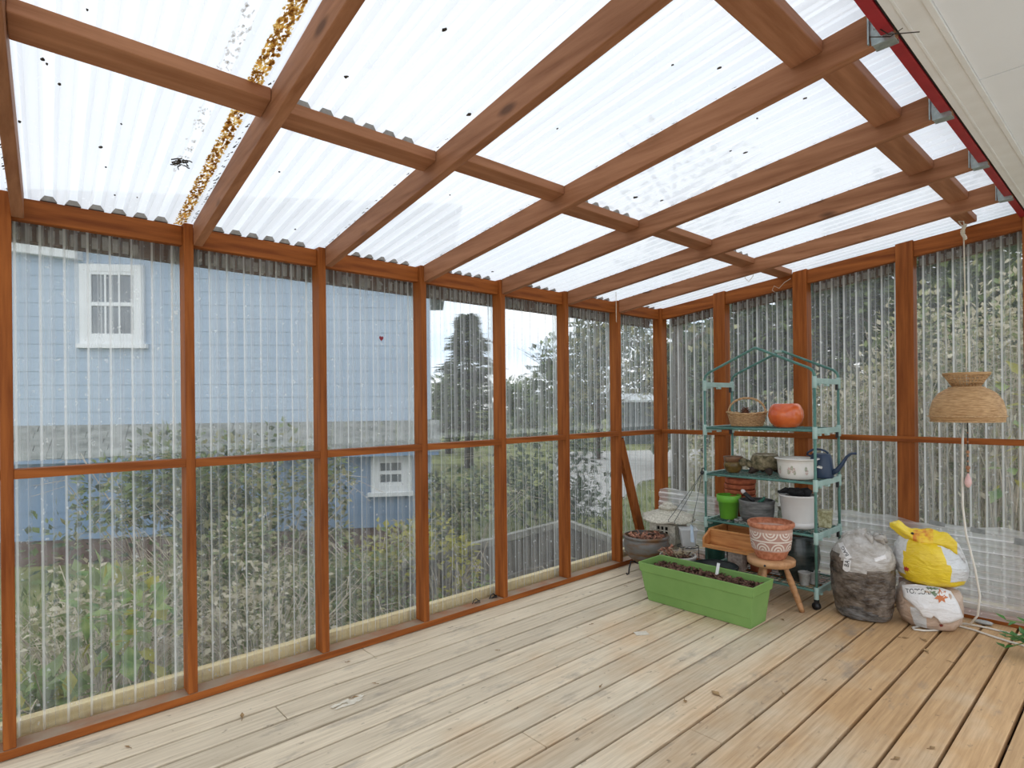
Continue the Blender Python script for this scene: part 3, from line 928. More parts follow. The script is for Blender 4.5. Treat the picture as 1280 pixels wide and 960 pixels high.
for x, y in ((X0, YF), (X1, YF), (X1, YBK), (X0, YBK)):
    mb = MB(); mb.tube(rel([(x, y, 0.06), (x, y, RTOP + 0.02)]), 0.0085, 10)
    mb.build('upright', TUBE, rack)
    mb = MB()
    a = -0.4
    mb.tube(rel([(x - 0.006, y - 0.013, 0.023), (x + 0.004, y + 0.013, 0.023)]), 0.0225, 16)
    mb.box(x - RO.x - .012, x - RO.x + .012, y - RO.y - .012, y - RO.y + .012, 0.040, 0.062)
    mb.build('caster', BLK, rack)
for y in (YF, YBK):
    xm = (X0 + X1) / 2
    pts = [(X0, y, RTOP), (X0, y, RTOP + .035), (X0 + .008, y, RTOP + .056), (X0 + .03, y, RTOP + .076), (xm - .02, y, RAPEX - .008), (xm, y, RAPEX), (xm + .02, y, RAPEX - .008),
           (X1 - .03, y, RTOP + .076), (X1 - .008, y, RTOP + .056), (X1, y, RTOP + .035), (X1, y, RTOP)]
    mb = MB(); mb.tube(rel(pts), 0.0085, 10)
    mb.build('gable_tube', TUBE, rack)
mb = MB(); mb.tube(rel([((X0 + X1) / 2, YBK - .09, RAPEX - .008), ((X0 + X1) / 2, YBK + .02, RAPEX - .008)]), 0.011, 10)
mb.build('ridge_clip', PLAS, rack)
for z in TIERS + [RTOP]:
    for x, s in ((X0, 1), (X1, -1)):
        mb = MB()
        x_ = x - RO.x
        zz_ = 0.018
        y0, y1 = YF - RO.y, YBK - RO.y
        mb.box(x_ - .008, x_ + .008, y0, y1, z - .022, z + .012)
        mb.box(x_ - .013, x_ + .013, y0 + .05, y0 + .075, z - .034, z - .022)
        mb.box(x_ - .010, x_ + .010, (y0 + y1) / 2 - .02, (y0 + y1) / 2 + .02, z - .036, z - .022)
        for y in (y0, y1):
            mb.tube([(x_, y, z - .05), (x_, y, z + .024)], 0.0145, 12)
        o = mb.build('side_bracket', PLAS, rack, bevel=0.002)
        mb = MB(); mb.box(x_ - .007, x_ + .007, y1 - .035, y1 - .018, z - .06, z - .022)
        mb.build('bracket_clip', BLK, o)
for z in TIERS:
    mb = MB()
    for y in (YF, YBK):
        mb = MB(); mb.tube(rel([(X0, y, z), (X1, y, z)]), 0.0075, 8)
        mb.build('shelf_rail', TUBE, rack)
    mb2 = MB()
    n_ = 15
    for i in range(n_):
        x = X0 + 0.03 + (X1 - X0 - 0.06) * i / (n_ - 1)
        mb2.tube(rel([(x, YF, z - .004), (x, YF, z + .0085), (x, YBK, z + .0085), (x, YBK, z - .004)]), 0.0024, 5)
    for i in range(9):
        y = YF + 0.02 + (YBK - YF - .04) * i / 8
        mb2.tube(rel([(X0 + .008, y, z + .0055), (X1 - .008, y, z + .0055)]), 0.0024, 5)
    o = mb2.build('wire_shelf', WIRE, rack)
ST = [z + 0.0112 for z in TIERS]      # what stands on a shelf stands here


def pot(name, label, cat, loc, prof, m, inner=None, n=36, group=None, sx=1, sy=1, fn=None, body='body'):
    t = thing(name, label, cat, loc, group=group)
    mb = MB(); mb.lathe(prof, n, sx=sx, sy=sy, fn=fn)
    mb.build(body, m, t)
    return t


def wall_prof(outer, th=0.006, floor=0.012):
    """outer (r,z) list from the foot to the rim -> a hollow pot"""
    inner = [(max(0.004, r - th), max(z, outer[0][1] + floor)) for r, z in reversed(outer)]
    return [(0.0, outer[0][1])] + outer + inner + [(0.0, outer[0][1] + floor)]


def soil_in(t, r, z, m=SOIL, name='soil', amp=0.006, n=28, sx=1.0, sy=1.0):
    mb = MB()
    prof = [(r, z - 0.004), (r * .8, z + .002), (r * .5, z + .005), (r * .2, z + .006), (0.0, z + .006)]
    mb.lathe(prof, n, sx=sx, sy=sy, fn=lambda p, a, rr, zz_: p + Vector((0, 0, amp * noise.noise(p * 60))))
    return mb.build(name, m, t)


def chips(t, r, z, n, size, m, name, sx=1, sy=1, seed=1, cx=0, cy=0, box=None, h=0.015):
    rnd = random.Random(seed); mb = MB()
    for i in range(n):
        if box: x, y = rnd.uniform(-box[0], box[0]), rnd.uniform(-box[1], box[1])
        else:
            a, q = rnd.uniform(0, 2 * PI), r * math.sqrt(rnd.random())
            x, y = q * math.cos(a) * sx, q * math.sin(a) * sy
        s = size * rnd.uniform(.5, 1.3)
        c = Vector((cx + x, cy + y, z + rnd.uniform(0, h)))
        ax = [Vector((rnd.uniform(-1, 1), rnd.uniform(-1, 1), rnd.uniform(-.7, .7))).normalized() for _ in range(3)]
        A, B_, C_ = ax[0] * s, ax[1] * s * .55, ax[2] * s * .3
        mb.hexa([c - A - B_ - C_, c + A - B_ - C_, c + A + B_ - C_, c - A + B_ - C_, c - A - B_ + C_, c + A - B_ + C_, c + A + B_ + C_, c - A + B_ + C_])
    o = mb.build(name, m, t)
    o['kind'] = 'stuff'
    return o


# ---- top shelf
WICK = mat('pale_wicker', (0.36, 0.20, 0.085, 1), (0.66, 0.44, 0.235, 1), scale=90, stretch=(1, 1, 2.2), rough=0.7, bump=0.4)
bk = thing('wicker_basket', 'small pale wicker basket with an arched handle on the top shelf', 'basket', (0.892, 3.945, ST[3]), 0.25)
mb = MB()
RX, RY, BH = 0.128, 0.088, 0.078
n_ = 40
rows = 9


def brim(a): return 0.014 * abs(math.cos(a)) ** 2


for j in range(rows):          # woven rows that bulge in and out around the stakes
    f = j / (rows - 1)
    s = 0.80 + 0.2 * f
    pts = []
    for k in range(60):
        a = 2 * PI * k / 60
        wob = 0.0028 * (1 if (k // 2 + j) % 2 else -1)
        pts.append(((RX * s + wob) * math.cos(a), (RY * s + wob) * math.sin(a), 0.006 + f * (BH + brim(a) * f)))
    mb.tube(pts, 0.0056, 5, closed=True)
mb.build('woven_side', WICK, bk)
mb = MB()
mb.lathe([(0.0, 0.0), (RX * .8, 0.0), (RX * .8, 0.006), (0.0, 0.006)], 32, sy=RY / RX)
mb.build('base', WICK, bk)
mb = MB()
for ph in (0, 1):
    pts = []
    for k in range(49):
        a = PI * k / 48
        tw = 0.0045
        q = ph * PI + k * 0.9
        pts.append((RX * .98 * math.cos(a), tw * math.cos(q), BH + 0.012 + 0.118 * math.sin(a) ** .8 + tw * math.sin(q) - .01))
    mb.tube(pts, 0.0052, 6)
mb.build('handle', WICK, bk)
mb = MB()
for ph in (0, 1):
    pts = [((RX + .003 + .004 * math.cos(k * .8 + ph * PI)) * math.cos(2 * PI * k / 60), (RY + .003 + .004 * math.cos(k * .8 + ph * PI)) * math.sin(2 * PI * k / 60), BH + .008 + brim(2 * PI * k / 60) + .004 * math.sin(k * .8 + ph * PI)) for k in range(60)]
    mb.tube(pts, 0.0055, 5, closed=True)
mb.build('braided_rim', WICK, bk)
CONE = mat('pine_cone_scales', (0.10, 0.035, 0.018, 1), (0.30, 0.13, 0.07, 1), scale=60, rough=0.85)
pc = thing('pine_cone', 'brown pine cone sitting in the small wicker basket', 'pine cone', (0.888, 3.935, ST[3] + 0.050))
mb = MB(); rnd = random.Random(3)
mb.blob((0, 0, 0.036), 0.026, 0.026, 0.036, n=12, rings=8)
for i in range(60):
    z = i / 60; a = i * 2.399
    r = 0.034 * math.sin(PI * (0.12 + 0.86 * z)) + 0.004
    p = Vector((r * .5 * math.cos(a), r * .5 * math.sin(a), 0.072 * z + 0.002))
    d = Vector((math.cos(a), math.sin(a), 0.55))
    mb.leaf(p, d, Vector((0, 0, 1)), 0.030, 0.019)
mb.build('cone', CONE, pc)

ORNG = mat('orange_glaze', (0.55, 0.075, 0.012, 1), (0.74, 0.16, 0.03, 1), scale=9, rough=0.22, spec=0.6, coat=0.3)
op = pot('ceramic_pot', 'round glossy orange ceramic bowl pot on the top shelf', 'pot', (1.18, 3.905, ST[3]),
         wall_prof([(0.058, 0), (0.075, 0.006), (0.098, 0.035), (0.110, 0.075), (0.106, 0.112), (0.090, 0.145), (0.078, 0.156), (0.072, 0.158)], 0.007), ORNG)

# ---- second shelf from the top
OLIV = mat('olive_glaze', (0.075, 0.045, 0.012, 1), (0.20, 0.13, 0.035, 1), scale=16, stretch=(1, 1, 2), rough=0.3)
BRNG = mat('brown_glaze', (0.12, 0.06, 0.03, 1), (0.22, 0.12, 0.065, 1), scale=20, rough=0.35)
op2 = pot('glazed_pot', 'small olive brown glazed pot with a raised ring on second shelf', 'pot', (0.818, 3.885, ST[2]),
          wall_prof([(0.036, 0), (0.044, 0.006), (0.060, 0.03), (0.064, 0.055), (0.060, 0.073), (0.056, 0.078)], 0.005), OLIV)
mb = MB(); mb.lathe([(0.056, 0.076), (0.062, 0.079), (0.064, 0.10), (0.067, 0.112), (0.066, 0.114), (0.059, 0.112), (0.056, 0.09), (0.054, 0.078)], 36)
mb.build('collar', BRNG, op2)
mb = MB()
for s in (-0.4, -0.15):
    pts = [Vector((0.064 * math.cos(-PI / 2 + s + .10 * math.cos(q)), 0.064 * math.sin(-PI / 2 + s + .10 * math.cos(q)), 0.05 + 0.008 * math.sin(q))) for q in [2 * PI * k / 14 for k in range(14)]]
    mb.tube(pts, 0.0022, 5, closed=True)
mb.build('raised_ring', OLIV, op2)
MOSSY = mat('mossy_stone', (0.05, 0.045, 0.02, 1), (0.30, 0.25, 0.15, 1), scale=28, rough=0.85, bump=0.5)
PALEST = mat('pale_mossy_stone', (0.16, 0.14, 0.09, 1), (0.48, 0.45, 0.36, 1), scale=22, rough=0.85, bump=0.4)
tt = thing('turtle_planter', 'mossy brown turtle shaped planter with a dried rim on second shelf', 'planter', (1.02, 3.95, ST[2]))
mb = MB()
mb.lathe([(0.0, 0.03), (0.06, 0.028), (0.088, 0.04), (0.100, 0.065), (0.096, 0.095), (0.085, 0.122), (0.074, 0.134), (0.066, 0.136), (0.06, 0.122), (0.0, 0.118)], 36,
         fn=lambda p, a, r, z: p * 1.0 + Vector((0, 0, 0.004 * math.sin(6 * a) * (1 if 0.04 < z < .13 else 0))))
mb.build('shell', MOSSY, tt)
mb = MB()
mb.tube([(0.074 * math.cos(2 * PI * k / 36), 0.074 * math.sin(2 * PI * k / 36), 0.134) for k in range(36)], 0.007, 8, closed=True)
mb.build('rim', PALEST, tt)
mb = MB()
dirx = Vector((-0.86, -0.5, 0))
mb.tube([Vector((0, 0, .05)) + dirx * .075, Vector((0, 0, .066)) + dirx * .105, Vector((0, 0, .078)) + dirx * .125], [0.026, 0.025, 0.024], 12)
c = dirx * .145 + Vector((0, 0, .078))
mb.blob(c, .036, .030, .030, n=14, rings=10, amp=.05)
mb.build('turtle_head', MOSSY, tt)
for s in (-1, 1):
    mb = MB(); e = c + Vector((-0.014, s * 0.024, .010)); mb.blob(e, .006, .006, .006, n=8, rings=6)
    mb.build('eye', BLK, tt)
DKB = mat('dark_brown_clay', (0.02, 0.014, 0.01, 1), (0.06, 0.04, 0.03, 1), scale=30, rough=0.8)
for a in (0.7, 2.2, 3.9, 5.4):
    mb = MB(); q = Vector((math.cos(a), math.sin(a), 0))
    mb.tube([q * .06 + Vector((0, 0, .045)), q * .09 + Vector((0, 0, .025)), q * .105 + Vector((0, 0, .012)), q * .115 + Vector((0, 0, .012))], [.03, .024, .014, .008], 10)
    mb.build('foot', DKB, tt)
soil_in(tt, .06, .128, MOSSY)
ENAM = mat('white_enamel', (0.66, 0.64, 0.58, 1), (0.76, 0.74, 0.70, 1), scale=5, rough=0.2, spec=0.6)
en = pot('enamel_bowl', 'white enamel bowl with a faded flower print on second shelf', 'bowl', (1.264, 3.865, ST[2]),
         wall_prof([(0.094, 0), (0.104, 0.006), (0.113, 0.04), (0.117, 0.10), (0.119, 0.120), (0.124, 0.124), (0.134, 0.126), (0.135, 0.131), (0.120, 0.133)], 0.004), ENAM, n=48)
for nm, col, spots in (('printed_flower', (0.42, 0.32, 0.29, 1), ((-0.36, .058, .016), (-0.13, .060, .014), (0.55, .05, .014), (-1.0, .05, .014))), ('printed_leaf', (0.30, 0.32, 0.24, 1), ((-.40, .048, .011), (-.08, .045, .010), (-.22, .075, .010), (.5, .07, .01), (-.95, .07, .01)))):
    mm = mat(nm + '_ink', col, tuple(c * 1.5 for c in col[:3]) + (1,), scale=60, rough=0.3)
    for a0, z0, s in spots:
        mb = MB()
        for k in range(6):
            a = a0 - PI / 2 + .35 + 0.055 * math.cos(k * 1.05 + a0) * (s / .014); z = z0 + .013 * math.sin(k * 1.05 + a0) * (s / .014)
            r = 0.113 + (z - .04) * .067 + .0010
            pts = []
            for q in range(6):
                aa = a + .05 * math.cos(q * 1.047) * (s / .014); zq = z + .006 * math.sin(q * 1.047)
                rq = 0.1134 + max(-.2, (zq - .04)) * .0667 + .0008
                pts.append((rq * math.cos(aa), rq * math.sin(aa), zq))
            mb.add(pts, [tuple(range(6))])
        mb.build(nm, mm, en)
mb = MB()
mb.tube([(.125, -.02, .085), (.146, -.02, .08), (.150, 0, .075), (.146, .02, .08), (.125, .02, .085)], .005, 8)
mb.build('handle', ENAM, en)
BLUE = mat('blue_plastic', (0.022, 0.040, 0.075, 1), (0.034, 0.058, 0.105, 1), scale=8, rough=0.35)
wc = thing('watering_can', 'dark blue plastic watering can with a long thin spout', 'watering can', (1.365, 4.0, ST[2]))
mb = MB()
mb.lathe([(0.0, 0), (0.068, 0), (0.074, 0.008), (0.073, 0.06), (0.066, 0.12), (0.058, 0.150), (0.050, 0.158), (0.046, 0.156), (0.0, 0.15)], 32, sx=1.0, sy=.92)
mb.build('tank', BLUE, wc)
mb = MB()
mb.tube([(.060, .0, .035), (.095, .004, .055), (.125, .008, .10), (.150, .01, .145), (.175, .012, .165), (.205, .014, .168)], [.020, .016, .012, .009, .008, .008], 12)
mb.build('spout', BLUE, wc)
mb = MB()
mb.tube([(-.050, -.01, .135)] + [(-.015 + .075 * math.cos(a), -.01, .130 + .055 * math.sin(a)) for a in [PI - .3 - i * (PI - .9) / 12 for i in range(13)]], .007, 8)
mb.build('handle', BLUE, wc)

# ---- third shelf
TERR = mat('terracotta', (0.42, 0.14, 0.062, 1), (0.58, 0.235, 0.12, 1), scale=14, rough=0.8)
TERR2 = mat('red_clay', (0.28, 0.06, 0.025, 1), (0.50, 0.14, 0.06, 1), scale=22, rough=0.8, rand=0.2)
first = None
NM = ['terracotta pot at the bottom of the tall nested pot stack on third shelf', 'second terracotta pot up in the nested stack on third shelf', 'third terracotta pot up in the nested stack on third shelf', 'topmost terracotta pot of the nested stack on third shelf']
tp = pot('terracotta_pot', NM[0], 'pot', (0.787, 4.045, ST[1]),
         wall_prof([(0.070, 0), (0.074, 0.004), (0.092, 0.120), (0.100, 0.121), (0.106, 0.124), (0.108, 0.150), (0.104, 0.154)], 0.006), TERR2, group='nested terracotta pots on the third shelf')
for i in range(1, 4):
    c = copy_tree(tp); c.location = (0.787 + random.uniform(-.004, .004), 4.045 + random.uniform(-.004, .004), ST[1] + 0.036 * i + .0015 * i); c['label'] = NM[i]
GRN = mat('lime_plastic', (0.13, 0.40, 0.035, 1), (0.17, 0.47, 0.05, 1), scale=6, rough=0.4)
gp = pot('plastic_pot', 'bright lime green plastic flower pot on third shelf', 'pot', (0.792, 3.865, ST[1]),
         wall_prof([(0.054, 0), (0.058, 0.003), (0.072, 0.118), (0.077, 0.119), (0.081, 0.122), (0.084, 0.166), (0.081, 0.168)], 0.004), GRN, n=40)
GREYS = mat('dark_grey_stoneware', (0.055, 0.055, 0.053, 1), (0.20, 0.20, 0.19, 1), scale=9, stretch=(1, 1, 5), rough=0.7, bump=0.3)
gb = pot('stoneware_bowl', 'charcoal grey ridged bowl pot holding trowel handle, on third shelf', 'pot', (0.985, 3.885, ST[1]),
         wall_prof([(0.082, 0), (0.090, 0.006), (0.108, 0.045), (0.114, 0.085), (0.115, 0.128), (0.118, 0.146), (0.113, 0.152)], 0.008), GREYS,
         fn=lambda p, a, r, z: Vector((p.x * (1 + .012 * math.sin(z * 190)), p.y * (1 + .012 * math.sin(z * 190)), p.z)))
soil_in(gb, .105, .120)
STEEL = mat('brushed_steel', (0.45, 0.44, 0.43, 1), (0.62, 0.61, 0.60, 1), scale=20, rough=0.35, metal=0.8)
tw = thing('hand_trowel', 'black handled trowel with a pale end cap leaning in the grey bowl', 'trowel', (0.985, 3.885, ST[1]))
mb = MB(); mb.tube([(-.005, -.02, .138), (-.035, -.022, .160), (-.072, -.03, .195)], [.011, .015, .014], 12); mb.build('grip', BLK, tw)
mb = MB(); mb.tube([(-.072, -.03, .195), (-.082, -.032, .206), (-.092, -.034, .214)], [.014, .0145, .008], 12); mb.build('end_cap', mat('pale_cap', (0.68, 0.62, 0.60, 1), rough=0.4), tw)
mb = MB(); mb.tube([(-.005, -.02, .138), (.03, -.02, .128)], .006, 8); mb.hexa([(.02, -.05, .128), (.10, -.03, .128), (.10, .01, .128), (.02, .02, .128), (.02, -.05, .131), (.10, -.03, .131), (.10, .01, .131), (.02, .02, .131)]); mb.build('blade', STEEL, tw)
tg = thing('garden_tool', 'dark green curved tool handle sticking out of the grey bowl', 'tool', (0.985, 3.885, ST[1]))
mb = MB(); mb.tube([(.03, -.06, .125), (.055, -.055, .155), (.07, -.05, .168), (.078, -.05, .185)], [.012, .012, .010, .007], 10); mb.build('grip', mat('dark_green_plastic', (0.01, 0.09, 0.06, 1), (0.02, 0.14, 0.09, 1), rough=0.4), tg)
mb = MB(); mb.tube([(.03, -.06, .125), (.01, -.05, .122)], .005, 8); mb.build('shank', STEEL, tg)
GLASS = bpy.data.materials.new('jar_glass'); GLASS.use_nodes = True
GLASS.node_tree.nodes['Principled BSDF'].inputs['Base Color'].default_value = (0.75, 0.82, 0.74, 1)
GLASS.node_tree.nodes['Principled BSDF'].inputs['Transmission Weight'].default_value = 0.75
GLASS.node_tree.nodes['Principled BSDF'].inputs['Roughness'].default_value = 0.08
GLASS.node_tree.nodes['Principled BSDF'].inputs['Alpha'].default_value = 0.75
jr = pot('glass_jar', 'small cloudy glass jar between grey bowl and white pot', 'jar', (1.102, 4.03, ST[1]),
         [(0.0, 0), (0.032, 0), (0.035, 0.006), (0.035, 0.062), (0.028, 0.075), (0.028, 0.088), (0.025, 0.088), (0.025, 0.073), (0.031, 0.060), (0.031, 0.008), (0.0, 0.006)], GLASS, n=24)
mb = MB(); mb.lathe([(0.0, .084), (.031, .084), (.031, .100), (.028, .102), (0, .102)], 24); mb.build('lid', mat('dull_lid', (0.22, 0.21, 0.17, 1), (0.34, 0.33, 0.27, 1), scale=40, rough=0.5), jr)
WHT = mat('white_plastic', (0.66, 0.64, 0.61, 1), (0.74, 0.72, 0.69, 1), scale=4, rough=0.45)
wp = pot('white_planter', 'large white plastic planter with attached saucer on third shelf', 'planter', (1.245, 3.925, ST[1]),
         wall_prof([(0.088, 0.004), (0.094, 0.03), (0.112, 0.20), (0.117, 0.203), (0.119, 0.212), (0.115, 0.214)], 0.005), WHT, n=44)
mb = MB(); mb.lathe([(0.0, 0), (0.092, 0), (0.097, 0.003), (0.103, 0.036), (0.1005, 0.037), (0.096, 0.034), (0.092, 0.004), (0, .003)], 44); mb.build('saucer', WHT, wp)
soil_in(wp, .108, .195)
GLOV = mat('black_cloth', (0.008, 0.008, 0.009, 1), (0.03, 0.03, 0.03, 1), scale=40, rough=0.95)
gl = thing('garden_glove', 'crumpled black gardening glove lying on the white planter soil', 'glove', (1.235, 3.905, ST[1] + 0.20))
mb = MB(); mb.blob((0, 0, .030), .062, .045, .026, n=18, rings=12, amp=.35, freq=3)
for a, L_ in ((2.6, .058), (2.95, .075), (3.3, .078), (3.65, .068), (1.6, .05)):
    d = Vector((math.cos(a), math.sin(a), 0))
    mb.tube([d * .03 + Vector((0, 0, .034)), d * (.03 + L_ * .5) + Vector((0, 0, .034 + .008 * math.sin(a * 9))), d * (.03 + L_) + Vector((0, 0, .022))], [.013, .012, .008], 8)
mb.build('glove_body', GLOV, gl)
mb = MB(); mb.tube([(.04, .01, .03), (.065, .02, .035), (.09, .025, .022)], [.028, .03, .024], 10); mb.build('cuff', GLOV, gl)
TIN = mat('speckled_tin', (0.24, 0.22, 0.10, 1), (0.52, 0.50, 0.32, 1), scale=40, rough=0.6, lo=.4, hi=.6)
tn = thing('square_tin', 'square speckled olive tin at the house side of third shelf', 'tin', (1.375, 4.03, ST[1]), 0.2)
mb = MB(); mb.frustum(0, 0, 0, .098, .036, .036, .040, .040); mb.build('body', TIN, tn, bevel=.006)
mb = MB(); mb.frustum(0, 0, .098, .112, .042, .042, .040, .040); mb.build('lid', TIN, tn, bevel=.002)
PEB = mat('grey_pebble', (0.16, 0.16, 0.15, 1), (0.38, 0.38, 0.36, 1), scale=20, rough=0.8, rand=.3)
for i, (x, y, s) in enumerate(((0.878, 3.80, .016), (0.905, 3.812, .019), (0.895, 3.785, .013))):
    mb = MB(); mb.blob((0, 0, s * .62), s, s * .8, s * .6, n=10, rings=8, amp=.2, freq=2, seed=i)
    o = mb.build('pebble', PEB); o.location = (x, y, ST[1])
    tag(o, 'small grey pebble on third shelf beside the lime green pot', 'pebble', 'pebbles beside the lime pot')

# ---- bottom shelf
CHARC = mat('black_green_glaze', (0.010, 0.016, 0.015, 1), (0.05, 0.065, 0.06, 1), scale=7, stretch=(1, 1, 4), rough=0.25, spec=.6)
br = pot('barrel_pot', 'black ribbed barrel pot with dead plant on the bottom shelf', 'pot', (1.232, 3.935, ST[0]),
         wall_prof([(0.095, 0), (0.104, 0.006), (0.128, 0.07), (0.138, 0.14), (0.132, 0.22), (0.118, 0.272), (0.116, 0.285), (0.108, 0.288)], 0.008), CHARC, n=44,
         fn=lambda p, a, r, z: Vector((p.x * (1 + .010 * max(-.3, math.sin(z * 95))), p.y * (1 + .010 * max(-.3, math.sin(z * 95))), p.z)))
soil_in(br, .105, .262)
mb = MB(); rnd = random.Random(8)
for i in range(26):
    a = rnd.uniform(0, 6.28); q = rnd.uniform(0, .09)
    p = Vector((q * math.cos(a), q * math.sin(a), .262)); d = Vector((rnd.uniform(-.5, .5), rnd.uniform(-.5, .5), 1))
    mb.tube([p, p + d * rnd.uniform(.01, .03), p + d * .035 + Vector((rnd.uniform(-.03, .03), rnd.uniform(-.03, .03), 0))], .003, 5)
mb.build('dead_stems', DRYR, br)
CRYS = mat('clear_plastic_pot', (0.45, 0.45, 0.43, 1), (0.7, 0.7, 0.68, 1), scale=25, rough=0.2, trans=.35)
for i, (x, y) in enumerate(((1.375, 3.86), (1.345, 3.825))):
    t = pot('clear_pot', ['small cloudy plastic cup on the bottom shelf beside the rack upright', 'small cloudy plastic cup tucked against the black barrel pot'][i], 'cup', (x - .012, y - i * .03, ST[0]),
            wall_prof([(0.026, 0), (0.028, .003), (0.036, 0.075), (.039, .077), (.039, .082)], .003, .004), CRYS, n=20, group='cloudy cups on the bottom shelf')
mb0 = None
RLAB = ['red clay pot at the bottom of the stack under the wooden tray', 'middle red clay pot of the stack under the wooden tray', 'upper red clay pot of the stack under the wooden tray']
rp = pot('clay_pot', RLAB[0], 'pot', (1.005, 3.90, ST[0]), wall_prof([(0.062, 0), (0.066, 0.004), (0.078, 0.075), (0.085, 0.077), (0.087, 0.098), (0.083, 0.100)], 0.006), TERR2, group='red clay pots under the wooden tray')
for i in (1, 2):
    c = copy_tree(rp); c.location = (1.005, 3.90, ST[0] + 0.0335 * i); c['label'] = RLAB[i]
PEDM = mat('rough_pale_concrete', (0.34, 0.27, 0.23, 1), (0.62, 0.54, 0.48, 1), scale=45, rough=0.95, bump=.8)
pd = thing('concrete_block', 'rough pale upright block standing under the wooden tray', 'block', (0.868, 3.835, ST[0]), 0.1)
mb = MB(); mb.frustum(0, 0, 0, .168, .052, .05, .050, .048); o = mb.build('block', PEDM, pd, bevel=.006)
mb = MB(); mb.frustum(0, 0, 0, .012, .058, .056, .056, .054); mb.build('foot', PEDM, pd, bevel=.003)
NLAB = ['outermost black plastic nursery pot of the tilted pile under the wooden tray'] + ['black plastic nursery pot in the tilted pile beside the pale block'] * 3
nurs = thing('nursery_pot', NLAB[0], 'pot', (0.765, 3.90, ST[0] + .062), 0, group='black nursery pots under the tray')
mb = MB(); mb.lathe(wall_prof([(0.045, 0), (0.047, .003), (0.056, 0.085), (.060, .086), (.060, .097)], .002, .003), 28); mb.build('pot_body', BLK, nurs)
nurs.rotation_euler = (0, math.radians(90), math.radians(40))
for i in range(1, 4):
    c = copy_tree(nurs); c['label'] = NLAB[i]
    c.location = (0.765 + .017 * i * .766, 3.90 + .017 * i * .643, ST[0] + .062)
CEDAR = mat('orange_cedar', (0.40, 0.15, 0.045, 1), (0.62, 0.30, 0.10, 1), scale=3, stretch=(1.5, 12, 12), rough=0.5)
tr = thing('wooden_tray', 'orange cedar tray box with a front ledge, under the patterned pot', 'tray', (0.735, 3.60, 0.293))
W_, D_, H_ = 0.40, 0.34, 0.12
mb = MB(); mb.box(0, W_, 0, D_, 0, .012); mb.build('base_board', CEDAR, tr, bevel=.002)
for x in (0, W_ - .014):
    mb = MB(); mb.add([(x, 0, .0121), (x, D_, .0121), (x, D_, H_), (x, .10, H_), (x, .0, .066), (x + .014, 0, .0121), (x + .014, D_, .0121), (x + .014, D_, H_), (x + .014, .10, H_), (x + .014, .0, .066)],
                      [(4, 3, 2, 1, 0), (5, 6, 7, 8, 9), (0, 1, 6, 5), (1, 2, 7, 6), (2, 3, 8, 7), (3, 4, 9, 8), (4, 0, 5, 9)])
    mb.build('end_board', CEDAR, tr, bevel=.002)
mb = MB(); mb.box(.0142, W_ - .0142, .085, .099, .0121, .105); mb.box(.0, W_, .078, .1, .1051, .117); mb.build('front_board', CEDAR, tr, bevel=.002)
mb = MB(); mb.box(.0142, W_ - .0142, D_ - .014, D_, .0121, H_ - .002); mb.build('rear_board', CEDAR, tr, bevel=.002)
mb = MB(); mb.box(.0142, W_ - .0142, .001, .013, .0121, .026); mb.build('lip', CEDAR, tr, bevel=.002)

# ---- hanging wires at the rack corner
HW_M = mat('dark_wire', (0.03, 0.035, 0.035, 1), (0.07, 0.08, 0.08, 1), rough=0.5)
BLTAG = mat('pale_blue_strip', (0.36, 0.48, 0.62, 1), (0.55, 0.65, 0.76, 1), scale=14, rough=0.4)
hg = thing('plant_hanger', 'three dark hanger wires splayed from the rack corner above the stone lantern', 'plant hanger', (0.672, 3.722, 0.79))
k_ = Vector((0.672, 3.722, 0.79))
mb = MB(); mb.tube([Vector((0, .035, .004)), Vector((0.0, .02, .03)), Vector((0, -.006, .03)), Vector((0, -.012, 0)), Vector((.004, .0, -.012))], .004, 6)
mb.blob((0, -.006, 0), .014, .012, .016, n=10, rings=8); mb.build('hook', BLK, hg)
for tgt in (Vector((0.50, 3.55, .452)), Vector((0.545, 3.555, .445)), Vector((0.62, 3.66, .423))):
    d = tgt - k_
    mb = MB(); mb.tube([Vector((0, -.006, 0)), d * .5 + Vector((0, 0, -.004)), d, d + Vector((.004, -.004, -.012)), d + Vector((.010, -.006, -.004))], .0022, 5)
    w = mb.build('wire', HW_M, hg)
    if tgt.x > .6:
        mb = MB(); mb.hexa([d + Vector(q) for q in ((-.008, -.004, -.125), (.020, -.004, -.125), (.020, .0, -.125), (-.008, .0, -.125), (-.010, -.004, -.006), (.008, -.004, -.006), (.008, 0, -.006), (-.010, 0, -.006))])
        mb.build('plastic_strip', BLTAG, w)

# ---- stone lantern, pots and planter on the deck
STONE = mat('weathered_granite', (0.42, 0.39, 0.31, 1), (0.74, 0.71, 0.61, 1), scale=70, rough=0.95, bump=.5)
ln = thing('stone_lantern', 'weathered pale stone garden lantern with a wide upturned roof', 'lantern', (0.235, 3.955, 0), 0.12)
mb = MB()
mb.lathe([(0.0, 0), (0.115, 0), (0.118, .03), (.085, .05), (.07, .08), (.07, .13), (.10, .155), (.112, .175), (.112, .195), (0, .195)], 6)
o = mb.build('pedestal', STONE, ln, bevel=.004)
for f in o.data.polygons: f.use_smooth = False
mb = MB(); a_ = .106
